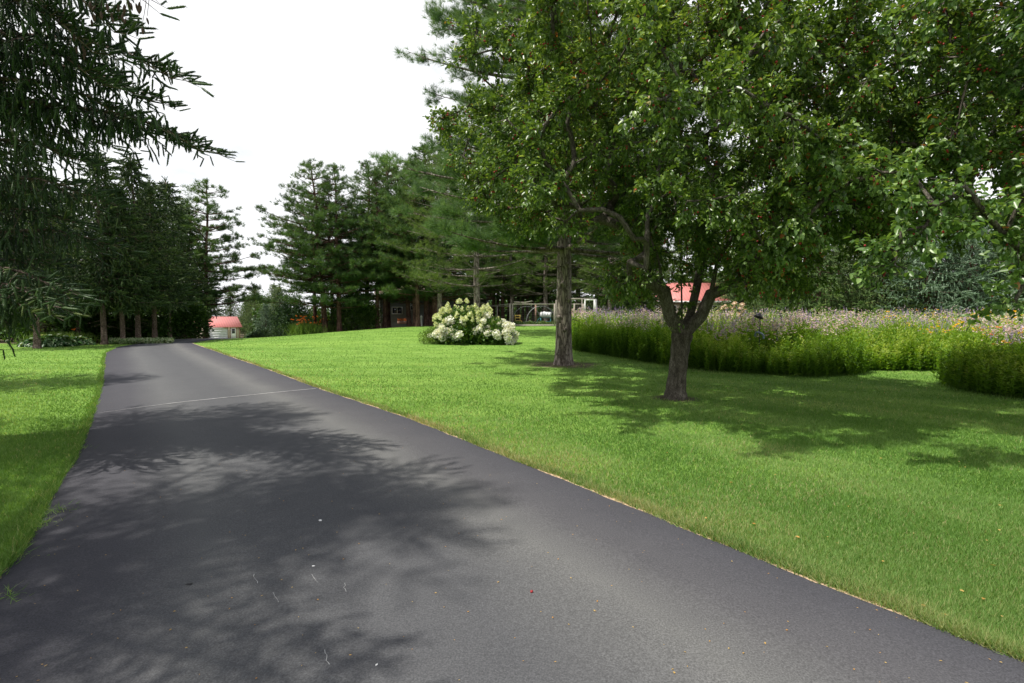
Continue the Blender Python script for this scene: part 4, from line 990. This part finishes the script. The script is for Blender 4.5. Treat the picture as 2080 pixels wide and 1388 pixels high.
g=MB(); n=160; inst(g,leafT(.3,.04,.2),np.stack([rng.uniform(-.55,.55,n),rng.uniform(-.15,.15,n),.3+rng.uniform(0,.22,n)],1),rdir(n,0),.09); g.build('flowers',M['orange'],e)
e=empty('stone_post','pale stone birdhouse post between pine trunks left of the hydrangeas','post',GX(856,43.5))
MB().tube([(0,0,-.1),(0,0,.1),(0,0,.62),(0,0,.66)],[.1,.085,.06,.09],8).build('post',M['stone'],e)
g=MB(); g.tube([(0,0,.66),(0,0,.74),(0,0,.76),(0,0,.93)],[.1,.1,.15,.01],8); g.build('cap',M['stone'],e)
# red roofed house
rz_=float(H(20,62)); rx0=(1318-1040)/F*62
rh=empty('red_roofed_house','tan house with red metal roof and pale eaves behind the forked crabapple trunk','house',(rx0,62,rz_))
MB().box((0,0,-.4),(9.3,7,2.7)).build('wall',M['tan_siding'],rh)
g=MB(); gable(g,0,9.3,0,7,2.8,5.0,.35); g.build('roof',M['pinkroof'],rh)
MB().box((-.4,-.48,2.36),(9.7,-.38,2.6)).build('gutter',M['whitepaint'],rh)
window(rh,7.0,8.3,0,.9,2.1,.07)
window(rh,2.0,3.3,0,.9,2.1,.07)
g=MB(); g.box((.3,-.05,0),(1.2,-.004,2.05)); g.build('door',M['whitepaint'],rh)
g=MB(); v=[(-1.6,-1.4,2.3),(.4,-1.4,4.6),(.4,-1.36,4.6),(-1.6,-1.36,2.3),(-1.45,-1.4,2.2),(.6,-1.4,4.4),(.6,-1.36,4.4),(-1.45,-1.36,2.2)]
g.add(v,q=[(0,1,5,4),(3,7,6,2),(0,3,2,1),(4,5,6,7)]); g.box((-1.2,-1.38,2.4),(.3,-.9,3.4)); g.build('porch_gable',M['whitepaint'],rh)
e,cs=shrub('hydrangea_bush','peach and cream blossoming hydrangea in front of the red roofed house','shrub',GX(1490,46),(1.5,1.2,1.75),5000,LEAFW,.16,M['hyd'],81)
f0=None; k=0
while k<70:
    d=rdir(1,0)[0]
    if d[1]>.3: continue
    c,s=cs[rng.integers(len(cs))]; p=c+d*np.array([1.5,1.2,1.3])*s*1.02
    if f0 is None: f0=blossom('ball',4).build('flower_head',M['peach'],e,loc=p); o=f0
    else: o=f0.copy(); COL.objects.link(o); o.parent=e; o.location=tuple(p)
    s_=rng.uniform(1.1,1.8); o.scale=(s_,)*3; k+=1

# ------------------------------------------------------------------ garden fence and contents
FY=42.0; fz=float(H(0,FY))
X=lambda px,Y=FY: (px-1040)/F*Y*1.0013
Zp=lambda py,Y=FY: EYE-(py-640)/F*Y-fz
fe=empty('garden_fence','wooden post and wire mesh fence around the vegetable garden','fence',(0,FY,fz))
def post(pxx,top,w=.1,Y=FY,m='wood',par=fe):
    x=X(pxx,Y); MB().box((x-w/2,Y-FY-w/2,-.2),(x+w/2,Y-FY+w/2,top)).build('post',M[m],par)
top=Zp(617)
for p_ in (1036,1126,1166,1184): post(p_,top,.11)
post(1129.5,top+.3,.09)
post(1041,top-.02,.09,44.5)
for i,(p_,Y_) in enumerate(((1010,46),(985,48),(1088,50),(1140,50))): post(p_,top-.05,.09,Y_)
post(1181.5,Zp(608),.07); 
g=MB(); g.box((X(1036)+.06,-.04,top-.09),(X(1126)-.06,.03,top-.01)); g.box((X(1129.5)+.05,-.04,top-.09),(X(1166)-.06,.03,top-.01)); g.box((X(1166)+.06,-.04,top-.09),(X(1181)-.05,.03,top-.01))
g.tube([(X(1036),0.06,top-.05),(X(985,48),6,top-.1)],.035,4); g.tube([(X(985,48),6,top-.1),(X(1140,50),8,top-.1)],.03,4)
g.box((X(1129.5)+.05,-.03,Zp(609)),(X(1205),.02,Zp(607)+.04))
g.build('rail',M['wood'],fe)
MB().box((X(1036)+.06,-.05,-.05),(X(1166)-.06,-.01,.14)).build('base_board',M['wood'],fe)
g=MB()
for z in np.arange(.2,top-.1,.15): g.tube([(X(1036),.07,z),(X(1184),.07,z)],.0045,3,cap=False)
for x in np.arange(X(1036)+.15,X(1184),.15): g.tube([(x,.07,.05),(x,.07,top-.05)],.003,3,cap=False)
for z in np.arange(.2,top-.1,.2): g.tube([(X(1036),.07,z),(X(985,48),6,z)],.0045,3,cap=False)
g.build('wire_mesh',M['wire'],fe)
ga=empty('garden_gate','white framed wire gate at the right end of the garden fence','gate',(X(1196),FY-.12,fz))
g=MB(); a0,a1=X(1186)-X(1196),X(1207)-X(1196); zt,zb_=Zp(608.5),Zp(640)
g.box((a0,-.04,zb_-.05),(a0+.09,.04,zt)); g.box((a1-.09,-.04,zb_-.05),(a1,.04,zt)); g.box((a0+.09,-.04,zt-.09),(a1-.09,.04,zt)); g.box((a0+.09,-.04,zb_-.05),(a1-.09,.04,zb_+.03))
g.box((a0,-.04,-.1),(a0+.09,.035,zb_-.05)); g.box((a1-.09,-.04,-.1),(a1,.035,zb_-.05)); g.build('frame',M['whitepaint'],ga)
g=MB()
for z in np.arange(zb_+.1,zt-.1,.12): g.tube([(a0+.1,0,z),(a1-.1,0,z)],.004,3,cap=False)
g.build('wire_mesh',M['wire'],ga)
MB().box((a1+.01,-.05,-.2),(a1+.17,.07,zt+.03)).build('gate_post',M['greymetal'],ga)
tk=empty('water_tank','white plastic water tank on a teal stand in the vegetable garden','tank',(X(1108,45),45,fz))
g=MB(); g.box((-.47,-.35,.72),(.47,.35,1.14)); g.box((-.43,-.31,1.14),(.43,.31,1.18))
for i in range(4): g.box((-.42+.22*i,-.37,.74),(-.28+.22*i,-.352,1.12))
g.tube([(-.12,0,1.17),(-.12,0,1.22)],.1,10); g.build('tank',M['tank'],tk)
g=MB()
for sx_ in (-.42,.42):
    for sy_ in (-.3,.3): g.box((sx_-.035,sy_-.035,-.05),(sx_+.035,sy_+.035,.68))
g.box((-.46,-.34,.68),(.46,.34,.715)); g.box((-.4,-.3,.3),(.4,-.26,.36)); g.build('stand',M['teal'],tk)
g=MB(); a=np.linspace(-.3,2.2,12); g.tube(np.stack([-.5-.25*np.sin(a*1.2),np.full(12,-.4),.7-.3*a],1),.022,5); g.build('hose',M['teal'],tk)
for i,(cx,lab) in enumerate(((1062,'left curved grey pipe arch behind the garden fence'),(1090,'right curved grey pipe arch behind the garden fence'))):
    g=MB(); a=np.linspace(0,math.pi,24); g.tube(np.stack([-1.35*np.cos(a),np.full(24,0.),1.75*np.sin(a)**.8-.05],1),.035,6)
    g.tube(np.stack([-1.35*np.cos(a),np.full(24,.9),1.75*np.sin(a)**.8-.05],1),.035,6)
    tag(g.build('pipe_arch',M['greymetal'],loc=(X(cx+8,47+i*.0),47-1.2*i,fz)),lab,'arch','pipe arches in the garden')
# dead branch lying on the rail
g=MB(); q=lambda px,py: (X(px)-X(1064),-.0,Zp(py)-top+.02)
g.tube([q(1044,615),q(1056,615.5),q(1066,616),q(1074,614.5),q(1081,612)],[.03,.04,.05,.04,.02],7); g.tube([q(1070,615.5),q(1083,613.5)],[.025,.01],5)
tag(g.build('weathered_branch',M['wood'],loc=(X(1064),FY,fz+top+.02)),'pale weathered branch lying along the top rail of the garden fence','branch')
MB_=MB(); MB_.box((-.07,-.07,-.1),(.07,.07,1.85)); tag(MB_.build('garden_post',M['woodred'],loc=(X(1088,46),46,fz)),'thick reddish post standing inside the garden left of the tank','post')
ch=empty('garden_chair','yellow wooden garden chair behind the fence','chair',(X(1053,45),45,fz),rz=.3)
MB().box((-.25,-.25,.4),(.25,.25,.44)).build('seat',M['yelpaint'],ch)
g=MB(); g.box((-.25,.22,.44),(-.2,.26,.92)); g.box((.2,.22,.44),(.25,.26,.92)); g.box((-.2,.22,.82),(.2,.26,.92)); g.box((-.2,.22,.62),(.2,.26,.7)); g.build('backrest',M['yelpaint'],ch)
for sx_ in (-.23,.23):
    for sy_ in (-.23,.24): MB().box((sx_-.025,sy_-.025,-.02),(sx_+.025,sy_+.025,.4)).build('leg',M['yelpaint'],ch)
# vegetables
cab0=None
for i in range(8):
    p=(X(1062+i*6.3,43.3),43.3,fz)
    if cab0 is None:
        cab0=hosta_mesh(8).build('cabbage_plant',M['spruceb'],loc=p); cab0.scale=(.42,.42,.7); tag(cab0,'blue green cabbage in the row just inside the garden fence','vegetable','row of cabbages in the garden')
    else:
        o=cab0.copy(); COL.objects.link(o); o.location=p; o.rotation_euler=(0,0,i)
g=MB(); n=5200; x=rng.uniform(X(1038),X(1178),n); y=rng.uniform(42.25,46,n); inst(g,LEAF,np.stack([x,y,fz+rng.uniform(0,.32,n)*(.6+.4*np.sin(x*3)**2)],1),rdir(n,0)+[0,0,.4],.16)
tag(g.build('vegetable_leaves',M['shrubl']),'low leafy vegetables growing inside the fenced garden','plants',kind='stuff')

# garden ornament in the wildflowers
op=P(1543,640,14.5); oz=float(H(op[0],14.5)); e=empty('garden_ornament','dark metal hood on a thin stem with grey arched plate, among the wildflowers','ornament',(op[0],14.5,oz))
zz=lambda py: EYE-(py-640)/F*14.5-oz
MB().tube([(0,0,-.1),(0.01,0,zz(672)),(.02,0,zz(655)),(.015,0,zz(643))],.012,6).build('stem',M['darkmetal'],e)
g=MB(); g.tube([(.02,0,zz(636)),(.0,0,zz(640)),(-.03,0,zz(645)),(-.035,0,zz(646))],[.01,.07,.14,.12],10); g.build('hood',M['darkmetal'],e)
g=MB(); a=np.linspace(0,math.pi*.62,10); pts=np.stack([.02+.22*np.sin(a)-.12,np.full(10,-.02),zz(675)-.14*(1-np.cos(a))],1)
g.tube(pts,.03,6); g.tube([pts[0],pts[0]+[-.04,0,-.12]],.022,6); g.build('arched_plate',M['bluegrey'],e)

# ------------------------------------------------------------------ small things on the asphalt
def chip(name,px,py,r,m,label,cat,flat=.4,seed=0):
    p=G(px,py); z=roadz(p[0],p[1]); v,t,_=icos(r); rr=np.random.default_rng(seed); v=v*(1+.25*rr.normal(size=(len(v),1)))*[1,.8,flat]
    g=MB(); g.add(v,t); tag(g.build(name,m,loc=(p[0],p[1],z+r*flat*.6)),label,cat)
chip('white_pebble',651,1080,.013,M['whitechip'],'white pebble in the shaded middle of the driveway, farthest of the white bits','pebble',.5,1)
chip('white_pebble',637,1169,.010,M['whitechip'],'small flat white pebble just below the first one on the driveway','pebble',.4,2)
chip('white_pebble',765,1371,.007,M['whitechip'],'tiny white pebble at the bottom edge of the photo','pebble',.5,3)
chip('white_pebble',910,878,.02,M['whitechip'],'small white chip near the right edge of the driveway','pebble',.3,4)
chip('fallen_crabapple',1080,1233,.009,M['fruit'],'single red fallen crabapple on the driveway','fruit',1,5)
chip('tar_spot',385,1215,.018,M['drop'],'dark tar spot on the left half of the driveway','spot',.12,6)
g=MB()
for i in range(260):
    y=1/rng.uniform(1/14,1/2.1); x=rng.uniform(float(sm(XL,np.array([y]))[0])+.2,float(sm(XR,np.array([y]))[0])-.1); z=roadz(x,y)+.004
    inst(g,leafT(.25,.02,.1),[(x,y,z)],[(rng.normal(),rng.normal(),.05)],rng.uniform(.006,.016),rollmax=.2)
for i in range(110):
    y=1/rng.uniform(1/20,1/2.4); x=y*rng.uniform(-1,1.1)
    if not onroad(np.array([x]),np.array([y]),.05)[0]: inst(g,leafT(.3,.05,.15),[(x,y,float(H(x,y))+.03)],[(rng.normal(),rng.normal(),.1)],rng.uniform(.014,.032),rollmax=.4)
tag(g.build('leaf_litter',M['dryleaf']),'small dry leaves scattered over the driveway and the lawn','litter',kind='stuff')
g=MB()
for (ax,ay,bx,by) in ((515,1192,524,1218),(556,1234,566,1252),(634,1192,644,1212),(660,1352,668,1372),(700,1210,703,1219)):
    a_=G(ax,ay); b2=G(bx,by); n=7; tt=np.linspace(0,1,n)[:,None]; c=a_+(b2-a_)*tt+rng.normal(size=(n,3))*[.003,.003,0]; z=np.array([roadz(q[0],q[1]) for q in c])+.003
    w_=.0012+.001*rng.random(n); v=np.concatenate([np.stack([c[:,0]-w_,c[:,1],z],1),np.stack([c[:,0]+w_,c[:,1],z],1)]); g.add(v,q=[(i,n+i,n+i+1,i+1) for i in range(n-1)])
tag(g.build('asphalt_scratches',M['seam']),'','',kind='structure')
p=G(2028,1046); g=MB(); inst(g,leafT(.35,.05,.2),[(p[0],p[1],.05)],[(1,.2,.1)],.035,rollmax=.2); tag(g.build('fallen_leaf',M['dryleaf']),'small brown fallen leaf on the sunny lawn at the right','leaf')

# ------------------------------------------------------------------ light and sky
SH=np.array([.45,.18,-1.]); 
sun=bpy.data.lights.new('sun','SUN'); so=bpy.data.objects.new('sun',sun); COL.objects.link(so)
sun.energy=6.0; sun.angle=R(.9); sun.color=(1,.95,.86)
from mathutils import Vector
so.rotation_euler=Vector(SH).to_track_quat('-Z','Y').to_euler(); so.location=(-20,-5,30)
elev=math.atan(1/math.hypot(SH[0],SH[1])); az=math.atan2(-SH[0],-SH[1])
w=bpy.data.worlds.new('World'); sc.world=w; w.use_nodes=True; nt=w.node_tree; L=nt.links
bg=nt.nodes['Background']
sky=N(nt,'ShaderNodeTexSky',sky_type='NISHITA',sun_disc=False); sky.sun_elevation=elev; sky.sun_rotation=az; sky.dust_density=2.0
tc=N(nt,'ShaderNodeTexCoord'); mp=N(nt,'ShaderNodeMapping'); mp.inputs['Scale'].default_value=(1,1,2.2); L.new(tc.outputs['Generated'],mp.inputs['Vector'])
no=N(nt,'ShaderNodeTexNoise',Scale=2.6,Detail=7.0,Roughness=.55); L.new(mp.outputs[0],no.inputs['Vector'])
cf=ramp(nt,no.outputs['Fac'],[(.3,(.6,.6,.6)),(.42,(1,1,1))])
# clouds thin out toward the zenith
sx=N(nt,'ShaderNodeSeparateXYZ'); L.new(tc.outputs['Generated'],sx.inputs[0])
zr=N(nt,'ShaderNodeMapRange'); zr.inputs['From Min'].default_value=.52; zr.inputs['From Max'].default_value=.85; zr.inputs['To Min'].default_value=1; zr.inputs['To Max'].default_value=.08; L.new(sx.outputs['Z'],zr.inputs['Value'])
mm=N(nt,'ShaderNodeMath',operation='MULTIPLY'); L.new(cf,mm.inputs[0]); L.new(zr.outputs[0],mm.inputs[1])
mx=N(nt,'ShaderNodeMix',data_type='RGBA'); L.new(mm.outputs[0],mx.inputs[0]); L.new(sky.outputs[0],mx.inputs[6]); mx.inputs[7].default_value=(9.6,9.7,9.9,1)
L.new(mx.outputs[2],bg.inputs['Color']); bg.inputs['Strength'].default_value=.12
sc.view_settings.view_transform='Standard'; sc.view_settings.look='None'; sc.view_settings.exposure=0; sc.view_settings.gamma=1
sc.cycles.max_bounces=6; sc.cycles.diffuse_bounces=3; sc.cycles.glossy_bounces=2; sc.cycles.transmission_bounces=4; sc.cycles.use_denoising=True
